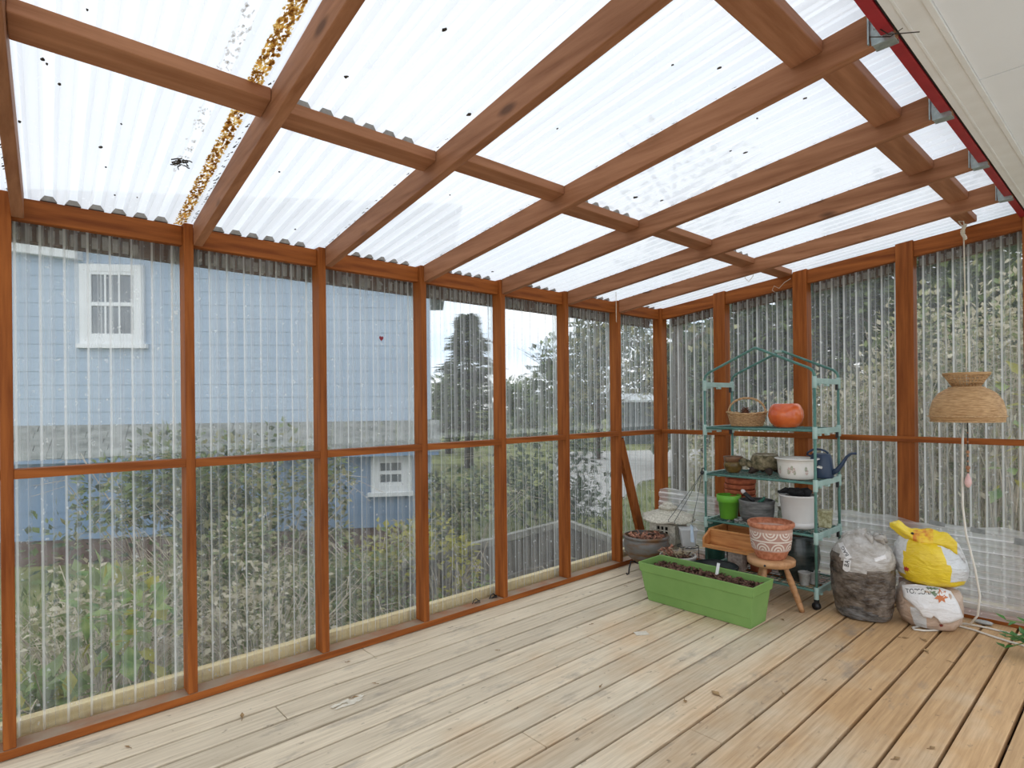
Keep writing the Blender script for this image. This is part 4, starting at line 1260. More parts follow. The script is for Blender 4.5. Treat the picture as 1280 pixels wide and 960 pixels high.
# light box with real window openings
for s in range(4):
    an = s * PI / 2; c, sn = math.cos(an), math.sin(an)
    def q(x, y, z): return (x * c - y * sn, x * sn + y * c, z)
    def bx(x0, x1, y0, y1, z0, z1): mb.hexa([q(x0, y0, z0), q(x1, y0, z0), q(x1, y1, z0), q(x0, y1, z0), q(x0, y0, z1), q(x1, y0, z1), q(x1, y1, z1), q(x0, y1, z1)])
    bx(-a_, -.048, -a_, -a_ + .018, .195, .345); bx(.048, a_ - .018, -a_, -a_ + .018, .195, .345)
    bx(-.048, .048, -a_, -a_ + .018, .195, .225); bx(-.048, .048, -a_, -a_ + .018, .325, .345)
    for xg in (-.016, .016):
        bx(xg - .0045, xg + .0045, -a_ + .001, -a_ + .016, .225, .325)
    for zg in (.258, .292):
        bx(-.048, .048, -a_ + .002, -a_ + .015, zg - .0045, zg + .0045)
mb.build('light_box', STONE, ln)
mb = MB(); mb.box(-.078, .078, -.078, .078, .196, .344); mb.build('dark_core', mat('painted_hollow_shade', (0.015, 0.013, 0.01, 1), rough=1.0), ln)  # solid near-black core painted as the shade inside the light box
mb = MB()


def roof_fn(p, a, r, z):
    # hexagonal outline with lifted corners
    h = (a % (PI / 3)) - PI / 6
    k = math.cos(PI / 6) / math.cos(h)
    lift = .022 * (r / .225) ** 3 * (abs(h) / (PI / 6)) ** 2
    f = (r / .225)
    k = 1 * (1 - f) + k * f
    return Vector((p.x * k, p.y * k, p.z + lift))


mb.lathe([(0.0, .345), (.11, .345), (.19, .352), (.225, .358), (.228, .370), (.20, .382), (.15, .408), (.10, .430), (.06, .446), (.045, .450), (0, .45)], 48, fn=roof_fn)
mb.build('roof', STONE, ln)
mb = MB(); mb.lathe([(0.0, .446), (.06, .446), (.072, .452), (.074, .464), (.060, .472), (.046, .476), (.044, .486), (.034, .494), (.014, .499), (0, .500)], 20, fn=lambda p, a, r, z: p + Vector((.004 * noise.noise(p * 40), .004 * noise.noise(p * 37), 0)))
mb.build('finial', STONE, ln)

GLZ = mat('grey_brown_glaze', (0.15, 0.075, 0.03, 1), (0.15, 0.145, 0.135, 1), scale=5, stretch=(1, 1, 5), rough=0.35, lo=.42, hi=.55)
gz = pot('glazed_planter', 'round grey brown glazed pot on black metal feet by the long wall', 'planter', (0.235, 3.655, 0),
         wall_prof([(0.075, .085), (0.085, .088), (0.130, .125), (0.162, .180), (0.170, .225), (0.163, .258), (0.158, .266), (0.168, .272), (0.172, .282), (0.166, .290)], .012), GLZ, n=48)
soil_in(gz, .148, .262)
chips(gz, .135, .264, 110, .014, DRYR, 'dry_plant', seed=21, h=.030)
mb = MB(); mb.tube([(.09 * math.cos(2 * PI * k / 28), .09 * math.sin(2 * PI * k / 28), .088) for k in range(28)], .006, 8, closed=True)
std = mb.build('metal_stand', BLK, gz)
for a in (-2.0, -.6, .9, 2.45):
    mb = MB(); c, s = math.cos(a), math.sin(a)
    mb.tube([(.088 * c, .088 * s, .09), (.13 * c, .13 * s, .10), (.145 * c, .145 * s, .05), (.15 * c, .15 * s, .008), (.165 * c, .165 * s, .006), (.17 * c, .17 * s, .014)], .006, 8)
    mb.build('leg', BLK, std)

GPL = mat('green_plastic', (0.165, 0.305, 0.080, 1), (0.20, 0.345, 0.10, 1), scale=5, rough=0.5)
pl = thing('window_box', 'long green plastic trough planter filled with bark mulch', 'planter', (0.94, 3.24, 0))
cx, cy = 0.94, 3.24
# rim plan: wider than the foot
def rect(x0, x1, y0, y1, z): return [(x0 - cx, y0 - cy, z), (x1 - cx, y0 - cy, z), (x1 - cx, y1 - cy, z), (x0 - cx, y1 - cy, z)]
rings = [rect(.600, 1.290, 3.152, 3.338, 0.0), rect(.570, 1.310, 3.128, 3.356, .186), rect(.560, 1.320, 3.118, 3.364, .190), rect(.552, 1.326, 3.110, 3.370, .250),
         rect(.560, 1.318, 3.118, 3.362, .250), rect(.566, 1.312, 3.124, 3.356, .19), rect(.585, 1.295, 3.14, 3.345, .06)]
mb = MB(); vs = [v for r_i in rings for v in r_i]; fs = [(3, 2, 1, 0)]
for i in range(len(rings) - 1):
    for k in range(4):
        k2 = (k + 1) % 4
        fs.append((i * 4 + k, i * 4 + k2, (i + 1) * 4 + k2, (i + 1) * 4 + k))
fs.append(tuple((len(rings) - 1) * 4 + k for k in range(4)))
mb.add(vs, fs); mb.build('trough', GPL, pl, bevel=.004)
mb = MB(); nx_, ny_ = 40, 14; vs = []; fs = []
for i in range(nx_ + 1):
    for j in range(ny_ + 1):
        x = .572 + (1.306 - .572) * i / nx_; y = 3.130 + (3.351 - 3.130) * j / ny_
        vs.append((x - cx, y - cy, .198 + .012 * noise.noise(Vector((x * 14, y * 14, 3)))))
for i in range(nx_):
    for j in range(ny_):
        a = i * (ny_ + 1) + j
        fs.append((a, a + ny_ + 1, a + ny_ + 2, a + 1))
mb.add(vs, fs, 0, True); mb.build('soil', SOIL, pl)
chips(pl, 0, .203, 620, .013, BARK, 'bark_mulch', box=(.355, .096), seed=5, h=.018)
TAGM = mat('white_plant_tag', (0.62, 0.62, 0.60, 1), (0.74, 0.74, 0.72, 1), scale=14, rough=0.5)
tgp = thing('plant_tag', 'blank white plastic plant tag stuck in the green trough', 'plant tag', (1.01, 3.30, .2))
mb = MB(); mb.hexa([(-.010, -.022, 0), (.010, -.022, 0), (.010, -.020, 0), (-.010, -.020, 0), (-.020, .03, .085), (.0, .03, .085), (.0, .032, .085), (-.020, .032, .085)])
mb.build('stake', TAGM, tgp, bevel=.001)

PALC = mat('pale_rim_clay', (0.42, 0.40, 0.36, 1), (0.62, 0.60, 0.55, 1), scale=18, rough=0.7)
wr = pot('white_pot', 'round pale pot of dead stems behind the green trough', 'pot', (0.545, 3.60, 0),
         wall_prof([(0.085, 0), (0.092, .004), (0.118, .165), (0.126, .188), (0.130, .202), (.125, .208)], .010), PALC, n=40)
soil_in(wr, .115, .188)
chips(wr, .105, .190, 60, .013, BARK, 'mulch', seed=9, h=.02)
mb = MB(); rnd = random.Random(12)
for i in range(34):
    a = rnd.uniform(0, 6.28); q = rnd.uniform(0, .085)
    p = Vector((q * math.cos(a), q * math.sin(a), .19)); d = Vector((rnd.uniform(-.9, .9), rnd.uniform(-.9, .9), rnd.uniform(.5, 1)))
    mb.tube([p, p + d * rnd.uniform(.03, .06), p + d * .07 + Vector((rnd.uniform(-.03, .03), rnd.uniform(-.03, .03), -.01))], .002, 4)
mb.build('dead_stems', STRAW, wr)
mb = MB(); rnd = random.Random(15)
for i in range(60):
    a = rnd.uniform(2.6, 4.6); q = rnd.uniform(.05, .14)
    p = Vector((q * math.cos(a), q * math.sin(a), .195 + rnd.uniform(0, .05)))
    mb.leaf(p, Vector((rnd.uniform(-1, 1), rnd.uniform(-1, 1), rnd.uniform(-.2, .8))), Vector((0, 0, 1)), .03, .02)
mb.build('withered_leaves', DRYR, wr)
TUBM = mat('black_rubber_tub', (0.02, 0.026, 0.026, 1), (0.06, 0.07, 0.07, 1), scale=12, rough=0.5)
tb = pot('black_tub', 'shallow round black tub between green trough and rack', 'tub', (0.852, 3.552, 0),
         wall_prof([(0.118, 0), (0.125, .004), (0.143, .180), (.150, .186), (.152, .198), (.147, .202)], .006), TUBM, n=44)
soil_in(tb, .138, .160)
ws = thing('wire_stand', 'small black wire stand beside the stone lantern', 'stand', (0.462, 3.868, 0))
for i in range(3):
    mb = MB()
    a = 2 * PI * i / 3 + .5
    mb.tube([(.075 * math.cos(a), .075 * math.sin(a), .205), (.08 * math.cos(a), .08 * math.sin(a), .003)], .003, 6)
    mb.build('leg', HW_M, ws)
mb = MB()
mb.tube([(.078 * math.cos(2 * PI * k / 24), .078 * math.sin(2 * PI * k / 24), .206) for k in range(24)], .0035, 6, closed=True)
for i in range(-2, 3):
    w_ = math.sqrt(.078 ** 2 - (i * .026) ** 2)
    mb.tube([(i * .026, -w_, .208), (i * .026, w_, .208)], .002, 5)
mb.build('ring_top', HW_M, ws)
CLR = mat('frosted_plastic', (0.76, 0.78, 0.77, 1), (0.86, 0.87, 0.86, 1), scale=10, rough=0.3, trans=.3)
cp = thing('frosted_container', 'square frosted white plastic container on the black wire stand', 'container', (0.462, 3.868, .2105), 0.7)
mb = MB(); mb.frustum(0, 0, 0, .125, .045, .045, .062, .062); mb.build('tub', CLR, cp, bevel=.004)
mb = MB(); mb.frustum(0, 0, .125, .133, .066, .066, .064, .064); mb.build('lid', CLR, cp, bevel=.002)
DGP = mat('dark_green_pail', (0.02, 0.085, 0.065, 1), (0.035, 0.12, 0.09, 1), scale=9, rough=0.4)
bp_ = pot('green_pail', 'narrow dark green plastic pail behind the rack corner upright', 'pail', (0.602, 4.02, 0),
          wall_prof([(0.055, 0), (0.060, .004), (0.078, .36), (0.082, .40), (0.084, .415)], .004), DGP, n=32)
mb = MB(); mb.tube([(.083, 0, .40)] + [(.083 * math.cos(a), .02 + .05 * math.sin(a), .40 - .06 * math.sin(a)) for a in [i * PI / 10 for i in range(1, 10)]] + [(-.083, 0, .40)], .003, 6); mb.build('bail', HW_M, bp_)


# ---- stool with the patterned pot
def pattern_material():
    m = bpy.data.materials.new('painted_terracotta'); m.use_nodes = True
    n, l = m.node_tree.nodes, m.node_tree.links
    p = n['Principled BSDF']; p.inputs['Roughness'].default_value = 0.8
    tc = n.new('ShaderNodeTexCoord'); s = n.new('ShaderNodeSeparateXYZ'); l.new(tc.outputs['Object'], s.inputs[0])

    def mt(op, a, b=0.0, c=0.0):
        x = n.new('ShaderNodeMath'); x.operation = op
        for i, v in enumerate((a, b, c)):
            if isinstance(v, (int, float)): x.inputs[i].default_value = float(v)
            else: l.new(v, x.inputs[i])
        return x.outputs[0]
    ang = mt('ARCTAN2', s.outputs['Y'], s.outputs['X'])
    u0 = mt('MULTIPLY', ang, 8 / (2 * PI))

    def arcs(zc, sign, shift):
        u = mt('SUBTRACT', mt('FRACT', mt('ADD', u0, 20.0 + shift)), 0.5)     # -0.5..0.5
        du = mt('MULTIPLY', u, 0.094)
        dz = mt('SUBTRACT', s.outputs['Z'], zc)
        r = mt('SQRT', mt('ADD', mt('MULTIPLY', du, du), mt('MULTIPLY', dz, dz)))
        ring = mt('GREATER_THAN', mt('SINE', mt('MULTIPLY', r, 2 * PI / 0.0175)), 0.0)
        half = mt('GREATER_THAN', mt('MULTIPLY', dz, sign), -0.001)
        inside = mt('LESS_THAN', r, 0.0440)
        return mt('MULTIPLY', mt('MULTIPLY', ring, half), inside)
    a1 = arcs(0.170, -1.0, 0.0)
    a2 = arcs(0.066, 1.0, 0.5)
    white = mt('MAXIMUM', a1, a2)
    band = mt('MULTIPLY', mt('GREATER_THAN', s.outputs['Z'], 0.062), mt('LESS_THAN', s.outputs['Z'], 0.166))
    stripe = mt('MULTIPLY', mt('GREATER_THAN', s.outputs['Z'], 0.113), mt('LESS_THAN', s.outputs['Z'], 0.122))
    edge = mt('ADD', mt('MULTIPLY', mt('GREATER_THAN', s.outputs['Z'], 0.164), mt('LESS_THAN', s.outputs['Z'], 0.192)), mt('MULTIPLY', mt('GREATER_THAN', s.outputs['Z'], 0.056), mt('LESS_THAN', s.outputs['Z'], 0.068)))
    nz = n.new('ShaderNodeTexNoise'); nz.inputs['Scale'].default_value = 45; nz.inputs['Detail'].default_value = 4
    l.new(tc.outputs['Object'], nz.inputs['Vector'])
    cr = n.new('ShaderNodeValToRGB'); cr.color_ramp.elements[0].color = (0.36, 0.115, 0.05, 1); cr.color_ramp.elements[1].color = (0.55, 0.22, 0.12, 1)
    cr.color_ramp.elements[0].position = .35; cr.color_ramp.elements[1].position = .65
    l.new(nz.outputs['Fac'], cr.inputs['Fac'])

    def mixc(f, a, b):
        x = n.new('ShaderNodeMixRGB')
        if isinstance(f, float): x.inputs['Fac'].default_value = f
        else: l.new(f, x.inputs['Fac'])
        for i, c in ((1, a), (2, b)):
            if isinstance(c, tuple): x.inputs[i].default_value = c
            else: l.new(c, x.inputs[i])
        return x.outputs['Color']
    outer = mt('GREATER_THAN', mt('ADD', mt('MULTIPLY', s.outputs['X'], s.outputs['X']), mt('MULTIPLY', s.outputs['Y'], s.outputs['Y'])), 0.0)
    c = mixc(band, cr.outputs['Color'], mixc(0.55, cr.outputs['Color'], (0.40, 0.30, 0.27, 1)))
    c = mixc(mt('MULTIPLY', edge, 0.55), c, (0.62, 0.50, 0.44, 1))
    c = mixc(mt('MULTIPLY', mt('MAXIMUM', white, stripe), 0.88), c, (0.74, 0.67, 0.58, 1))
    l.new(c, p.inputs['Base Color'])
    return m


PAT = pattern_material()
OAK = mat('stool_wood', (0.34, 0.16, 0.065, 1), (0.56, 0.31, 0.15, 1), scale=3, stretch=(1, 9, 9), rough=0.5)
SX, SY, SZ = 1.228, 3.555, 0.322
stl = thing('wooden_stool', 'small round three legged wooden stool with turned legs', 'stool', (SX, SY, 0))
mb = MB(); mb.lathe([(0.0, SZ - .040), (.128, SZ - .040), (.138, SZ - .034), (.140, SZ - .008), (.134, SZ), (0, SZ)], 44); mb.build('seat', OAK, stl)
va = math.atan2(CAM.y - SY, CAM.x - SX)
for a in (math.atan2(.08, .15), math.atan2(.08, .15) + 2.09, math.atan2(.08, .15) + 4.19):
    c, s = math.cos(a), math.sin(a)
    mb = MB(); pts = []; rs = []
    for i, (f, r) in enumerate(((0, .014), (.12, .015), (.3, .019), (.42, .020), (.44, .015), (.46, .020), (.58, .019), (.60, .015), (.62, .019), (.78, .018), (.80, .014), (.82, .018), (.93, .016), (1, .013))):
        q = .075 + f * .098
        pts.append((q * c, q * s, (SZ - .04) * (1 - f) + .002)); rs.append(r)
    mb.tube(pts, rs, 12); mb.build('leg', OAK, stl)
mb = MB()
kn = Vector((math.cos(va - .25) * .1395, math.sin(va - .25) * .1395, SZ - .021))
mb.blob(kn, .007, .007, .007, n=10, rings=8); mb.build('plug', BLK, stl)
pp = pot('terracotta_planter', 'terracotta pot with white painted arches standing on the stool', 'pot', (SX, SY, SZ + .0005),
         wall_prof([(0.078, 0), (0.083, 0.004), (0.092, 0.022), (0.100, 0.045), (0.112, 0.062), (0.119, 0.11), (0.123, 0.16), (0.124, 0.192), (0.130, 0.195), (0.136, 0.203), (0.136, 0.220), (0.131, 0.225)], 0.011), PAT, n=56)

# ---- sacks against the leaned sheet
def wr_fn(amp, f1, seed):
    return lambda p: amp * (noise.noise(Vector((p.x * f1, p.y * f1, p.z * f1 * .8 + seed))) + .5 * noise.noise(Vector((p.x * f1 * 2.7, p.y * f1 * 2.7, p.z * f1 * 4 + seed))))


def bump_sack(name, rough, c1, c2, scale, stretch, strength, trans=0.0, coat=0.3, lo=.35, hi=.68):
    m = mat(name, c1, c2, scale=scale, stretch=stretch, rough=rough, coat=coat, trans=trans, lo=lo, hi=hi)
    n, l = m.node_tree.nodes, m.node_tree.links
    p = n['Principled BSDF']
    tc = n.new('ShaderNodeTexCoord'); mp = n.new('ShaderNodeMapping'); mp.inputs['Scale'].default_value = (1, 1, 2.2)
    mp.inputs['Rotation'].default_value = (.3, .2, .4)
    l.new(tc.outputs['Object'], mp.inputs['Vector'])
    nz = n.new('ShaderNodeTexNoise'); nz.inputs['Scale'].default_value = 16; nz.inputs['Detail'].default_value = 6; nz.inputs['Distortion'].default_value = 1.2
    l.new(mp.outputs[0], nz.inputs['Vector'])
    bp = n.new('ShaderNodeBump'); bp.inputs['Strength'].default_value = strength; bp.inputs['Distance'].default_value = .03
    l.new(nz.outputs['Fac'], bp.inputs['Height']); l.new(bp.outputs['Normal'], p.inputs['Normal'])
    return m


BAGD = bump_sack('soil_in_clear_bag', 0.25, (0.040, 0.028, 0.020, 1), (0.23, 0.19, 0.155, 1), 13, (1, 1, 1.2), .6)
BAGC = bump_sack('clear_bag_plastic', 0.22, (0.40, 0.35, 0.29, 1), (0.74, 0.71, 0.67, 1), 10, (1, 1, 1.5), .6, trans=.3, lo=.3, hi=.6)
YEL = bump_sack('yellow_sack', 0.35, (0.72, 0.50, 0.015, 1), (0.84, 0.63, 0.04, 1), 6, (1, 1, 1), .5)
YELO = bump_sack('orange_print', 0.35, (0.62, 0.20, 0.02, 1), (0.82, 0.55, 0.03, 1), 14, (1, 1, 1), .4, lo=.42, hi=.56)
WSK = bump_sack('white_sack', 0.35, (0.56, 0.57, 0.57, 1), (0.74, 0.75, 0.75, 1), 7, (1, 1, 1), .5)
BAGK = bump_sack('grey_bag_folds', 0.22, (0.035, 0.033, 0.032, 1), (0.24, 0.235, 0.23, 1), 12, (1, 1, 3), .6)
TANS = bump_sack('tan_sack', 0.4, (0.42, 0.29, 0.20, 1), (0.66, 0.52, 0.42, 1), 7, (1, 1, 1), .4)
LABW = bump_sack('white_label_sack', 0.4, (0.70, 0.68, 0.66, 1), (0.80, 0.79, 0.78, 1), 5, (1, 1, 1), .3)
INKB = mat('black_ink', (0.015, 0.015, 0.015, 1), rough=0.6)


def sack(seedv, prof, n, sx, sy, amp, fq, rot=0.0, lump=None, mfn=None):
    q = MB(); w = wr_fn(amp, fq, seedv)
    def f(p, a, r, z):
        d = Vector((p.x, p.y, 0))
        if d.length > 1e-5: d.normalize()
        p2 = p + d * w(p) * min(1, r / .06)
        if z > .01: p2.z += .6 * w(p * 1.3 + Vector((3, 1, 2)))
        p2.z = max(p2.z, 0.0005)
        if lump: p2 = lump(p2, a, r, z)
        return p2
    q.lathe(prof, n, sx=sx, sy=sy, rot=rot, fn=f, mfn=mfn)
    return q


def bvh_of(o):
    me = o.data
    return BVHTree.FromPolygons([v.co.copy() for v in me.vertices], [tuple(p.vertices) for p in me.polygons])


def text_tris(body, size):
    cu = bpy.data.curves.new('lettering', 'FONT'); cu.body = body; cu.size = size; cu.align_x = 'CENTER'; cu.align_y = 'CENTER'
    ob = bpy.data.objects.new('lettering', cu); C.objects.link(ob)
    bpy.context.view_layer.update()
    me = ob.to_mesh()
    vs = [(v.co.x, v.co.y) for v in me.vertices]; fs = [tuple(p.vertices) for p in me.polygons]
    ob.to_mesh_clear(); bpy.data.objects.remove(ob); bpy.data.curves.remove(cu)
    return vs, fs


def project(vs, fs, bvh, origin, right, up, off=0.0022):
    """lay a flat shape onto a curved surface along the direction into it"""
    nrm = right.cross(up).normalized()
    out = []
    for x, y in vs:
        p = origin + right * x + up * y
        h = bvh.ray_cast(p + nrm * .25, -nrm, .6)
        out.append((h[0] + nrm * off) if h[0] else p)
    q = MB(); q.add(out, fs); return q


def subdiv_quad(x0, x1, y0, y1, nx=8, ny=8):
    vs = [(x0 + (x1 - x0) * i / nx, y0 + (y1 - y0) * j / ny) for i in range(nx + 1) for j in range(ny + 1)]
    fs = [(i * (ny + 1) + j, (i + 1) * (ny + 1) + j, (i + 1) * (ny + 1) + j + 1, i * (ny + 1) + j + 1) for i in range(nx) for j in range(ny)]
    return vs, fs


# clear bag of soil
b1 = thing('soil_bag', 'clear plastic bag of dark soil, slumped open beside the rack', 'bag', (1.648, 3.84, 0))
prof = [(0.0, 0.0), (.10, .0), (.135, .006), (.150, .03), (.158, .07), (.166, .13), (.174, .20), (.178, .27), (.178, .33), (.172, .37), (.16, .40), (.14, .43), (.11, .455), (.075, .478), (.05, .490), (.02, .498), (0, .50)]
NP = []
for i in range(len(prof) - 1):
    for j in range(3):
        f = j / 3; NP.append((prof[i][0] * (1 - f) + prof[i + 1][0] * f, prof[i][1] * (1 - f) + prof[i + 1][1] * f))
NP.append(prof[-1])


def tilt1(p, a, r, z):
    # the fill is higher on the left, the empty top droops
    p.x += .025 * max(0, (z - .33)) / .17 * 1.0
    p.z += -.03 * max(0, z - .30) / .2 * math.cos(a - .9)
    return p


mb = sack(4.0, NP, 64, .99, .86, .014, 9, lump=tilt1, mfn=lambda i, k: 2 if NP[i][1] < .055 + .02 * math.sin(2 * PI * k / 64 * 3) else 0 if NP[i][1] < .335 + .025 * math.sin(2 * PI * k / 64 * 2 + 1) + .018 * math.sin(2 * PI * k / 64 * 5) + .03 * math.cos(2 * PI * k / 64 - 2.6) else 1)
bag = mb.build('bag', [BAGD, BAGC, BAGK], b1)
mb = MB()     # loose gathered mouth of the bag
rnd = random.Random(2)
for i in range(9):
    a = i * .7
    q = [Vector((.045 * math.cos(a) + .02, .04 * math.sin(a), .455)), Vector((.065 * math.cos(a) + .02, .05 * math.sin(a), .485 + .012 * math.sin(i * 2))), Vector((.095 * math.cos(a + .3) + .02, .07 * math.sin(a + .3), .482 + .014 * math.sin(i * 3.1))), Vector((.12 * math.cos(a + .4) + .01, .09 * math.sin(a + .4), .455))]
    mb.tube(q, [.02, .014, .018, .010], 8)
mb.build('gathered_mouth', BAGC, b1)
bv = bvh_of(bag)
toc = (Vector((CAM.x - 1.648, CAM.y - 3.84, 0))).normalized()
rgt = Vector((-toc.y, toc.x, 0)) * 1.0
up = Vector((0, 0, 1))
# sticker hanging down from the mouth
o_ = Vector((0, 0, .34)) - rgt * .075
rr_, uu_ = (rgt * math.cos(-.12) + up * math.sin(-.12)), (up * math.cos(-.12) - rgt * math.sin(-.12))
sv, sf = subdiv_quad(-.019, .019, -.052, .02, 4, 8)
sv = [(x * (1 if y > -.038 else math.sqrt(max(0, 1 - ((y + .038) / .0145) ** 2)) + .02), y) for x, y in sv]
st_ = project(sv, sf, bv, o_, rr_, uu_, .003).build('sticker', LABW, b1)
tv, tf = text_tris('BA', .034)
tv = [(-y, x) for x, y in tv]
project(tv, tf, bv, o_ + uu_ * -.003, rr_, uu_, .0052).build('lettering', INKB, st_)
rr2, uu2 = (rgt * math.cos(.62) + up * math.sin(.62)), (up * math.cos(.62) - rgt * math.sin(.62))
o2 = o_ + up * .062 - rgt * .012
sv, sf = subdiv_quad(-.015, .015, -.042, .042, 4, 8)
st2 = project(sv, sf, bv, o2, rr2, uu2, .0035).build('sticker', LABW, b1)
tv, tf = text_tris('BAG', .027)
tv = [(-y, x) for x, y in tv]
project(tv, tf, bv, o2, rr2, uu2, .0056).build('lettering', INKB, st2)
sv, sf = subdiv_quad(-.030, .030, -.011, .011, 8, 3)
project(sv, sf, bv, Vector((0, 0, .385)) + rgt * .09, (rgt * .94 + up * .34), (up * .94 - rgt * .34), .003).build('sticker', LABW, b1)

# tan sack with a folded white flap
b2 = thing('topsoil_sack', 'tan sack with a white printed flap folded over its front', 'sack', (1.955, 3.955, 0))
prof2 = [(0, 0), (.09, 0), (.125, .008), (.148, .04), (.162, .09), (.166, .14), (.160, .185), (.14, .215), (.10, .232), (.05, .238), (0, .238)]
NP2 = []
for i in range(len(prof2) - 1):
    for j in range(3):
        f = j / 3; NP2.append((prof2[i][0] * (1 - f) + prof2[i + 1][0] * f, prof2[i][1] * (1 - f) + prof2[i + 1][1] * f))
NP2.append(prof2[-1])
toc2 = (Vector((CAM.x - 1.955, CAM.y - 3.955, 0))).normalized(); rg2 = Vector((-toc2.y, toc2.x, 0))
va2 = math.atan2(toc2.y, toc2.x)
mb = sack(9.0, NP2, 56, 1.0, .84, .012, 9, mfn=lambda i, k: 1 if (NP2[i][1] < .12 and .02 < ((va2 - .32 + PI) - 2 * PI * k / 56) % (2 * PI) - PI + .2 < .45) else 0)
s2 = mb.build('sack_body', [TANS, WSK], b2)
bv2 = bvh_of(s2)
# flap: a crumpled sheet that hangs over the front, off the surface by a little
fl = [(-.125, .085), (-.118, .02), (-.085, .0), (-.045, -.03), (-.03, -.062), (.01, -.062), (.022, -.045), (.04, -.06), (.055, -.083), (.10, -.075), (.155, -.045), (.13, .03), (.10, .085), (.05, .10), (-.06, .10)]
mb = MB(); vs = []; fs = []; NR = 9
cxy = (0.01, .02); nrm2 = toc2
for i in range(NR + 1):
    for (x, y) in fl:
        f = i / NR
        xx = cxy[0] + (x - cxy[0]) * f; yy = cxy[1] + (y - cxy[1]) * f
        p = Vector((0, 0, .145)) + rg2 * xx + up * yy
        h = bv2.ray_cast(p + nrm2 * .3, -nrm2, .6)
        d = .008 + .006 * noise.noise(Vector((xx * 30, yy * 30, 1))) + .010 * f * max(0, -y) / .08
        dep = (h[0] - p).dot(nrm2) if h[0] else .08
        vs.append(p + nrm2 * (min(max(dep, .07), .155) + d))
m_ = len(fl)
for i in range(NR):
    for k in range(m_):
        fs.append((i * m_ + k, i * m_ + (k + 1) % m_, (i + 1) * m_ + (k + 1) % m_, (i + 1) * m_ + k))
mb.add(vs, fs, 0, True)
flap = mb.build('printed_flap', LABW, b2)
so = flap.modifiers.new('thick', 'SOLIDIFY'); so.thickness = .0015
bvf = bvh_of(flap)
fr = Vector((0, 0, .21)) - rg2 * .05
r3, u3 = (rg2 * .98 + up * .16), (up * .98 - rg2 * .16)
tv, tf = text_tris('TOPSOIL', .030)
project(tv, tf, bvf, fr, r3, u3, .004).build('lettering', INKB, flap)
LEAFO = mat('orange_print_ink', (0.52, 0.16, 0.05, 1), rough=.5); LEAFG = mat('green_print_ink', (0.10, 0.17, 0.09, 1), (0.25, 0.3, 0.22, 1), scale=60, rough=.5)
star = []
for i in range(14):
    a = PI / 2 + i * PI / 7; r = (.034 if i % 2 == 0 else .018); star.append((r * math.cos(a), r * math.sin(a)))
sv = [(0, 0)] + star; sf = [(0, 1 + i, 1 + (i + 1) % 14) for i in range(14)]
project(sv, sf, bvf, Vector((0, 0, .205)) + rg2 * .055, r3, u3, .0045).build('printed_leaf', LEAFO, flap)
sv, sf = subdiv_quad(-.025, .025, -.018, .018, 4, 4)
project(sv, sf, bvf, Vector((0, 0, .232)) + rg2 * .020, (rg2 * .8 - up * .6), (up * .8 + rg2 * .6), .0045).build('printed_patch', LEAFG, flap)
sv = [(x * .35, y * .35) for x, y in [(0, 0)] + star]; sf = [(0, 1 + i, 1 + (i + 1) % 14) for i in range(14)]
project(sv, sf, bv2, Vector((0, 0, .045)) + rg2 * .055, rg2, up, .003).build('printed_leaf', mat('dark_red_ink', (0.20, 0.03, 0.02, 1), rough=.5), b2)

# yellow and white sack lying on the tan one
b3 = thing('yellow_sack', 'plump yellow and white sack with a twisted top, lying on tan sack', 'sack', (1.955, 3.965, 0.2385))
prof3 = [(0, 0), (.10, .002), (.140, .02), (.160, .06), (.168, .11), (.166, .16), (.155, .20), (.13, .235), (.09, .26), (.05, .272), (0, .276)]
NP3 = []
for i in range(len(prof3) - 1):
    for j in range(3):
        f = j / 3; NP3.append((prof3[i][0] * (1 - f) + prof3[i + 1][0] * f, prof3[i][1] * (1 - f) + prof3[i + 1][1] * f))
NP3.append(prof3[-1])


def m3(i, k):
    a = (2 * PI * k / 60 - va2 + PI) % (2 * PI) - PI      # 0 faces the camera
    z = NP3[i][1]
    lo_, hi_ = -.88 + .5 * (z - .1), .42 - 1.0 * (z - .12)
    return 0 if lo_ < a < hi_ or z < .045 else 1


def lump3(p, a, r, z):
    d = (a - va2)
    p.x += .012 * math.cos(z * 9); p.z += .015 * math.cos(d + 1.2) * (z / .27)
    p.z = max(p.z, .0)
    return p


mb = sack(2.0, NP3, 60, 1.06, .80, .013, 8, lump=lump3, mfn=m3)
s3 = mb.build('sack_body', [YEL, WSK], b3)
# twisted folded top: a wide crumpled roll across the top
mb = MB(); vs = []
P = [Vector((0, 0, .325)) - rg2 * .185, Vector((0, 0, .315)) - rg2 * .145, Vector((0, 0, .272)) - rg2 * .09, Vector((0, 0, .255)) - rg2 * .03, Vector((0, 0, .262)) + rg2 * .03, Vector((0, 0, .255)) + rg2 * .09, Vector((0, 0, .215)) + rg2 * .14, Vector((0, 0, .165)) + rg2 * .165]
P = [p + toc2 * .055 for p in P]
Rr = [.012, .036, .036, .050, .046, .040, .030, .014]
NN = 40; n_ = 18


def lerp_list(L_, t):
    f = t * (len(L_) - 1); i = min(int(f), len(L_) - 2); return L_[i] * (1 - (f - i)) + L_[i + 1] * (f - i)


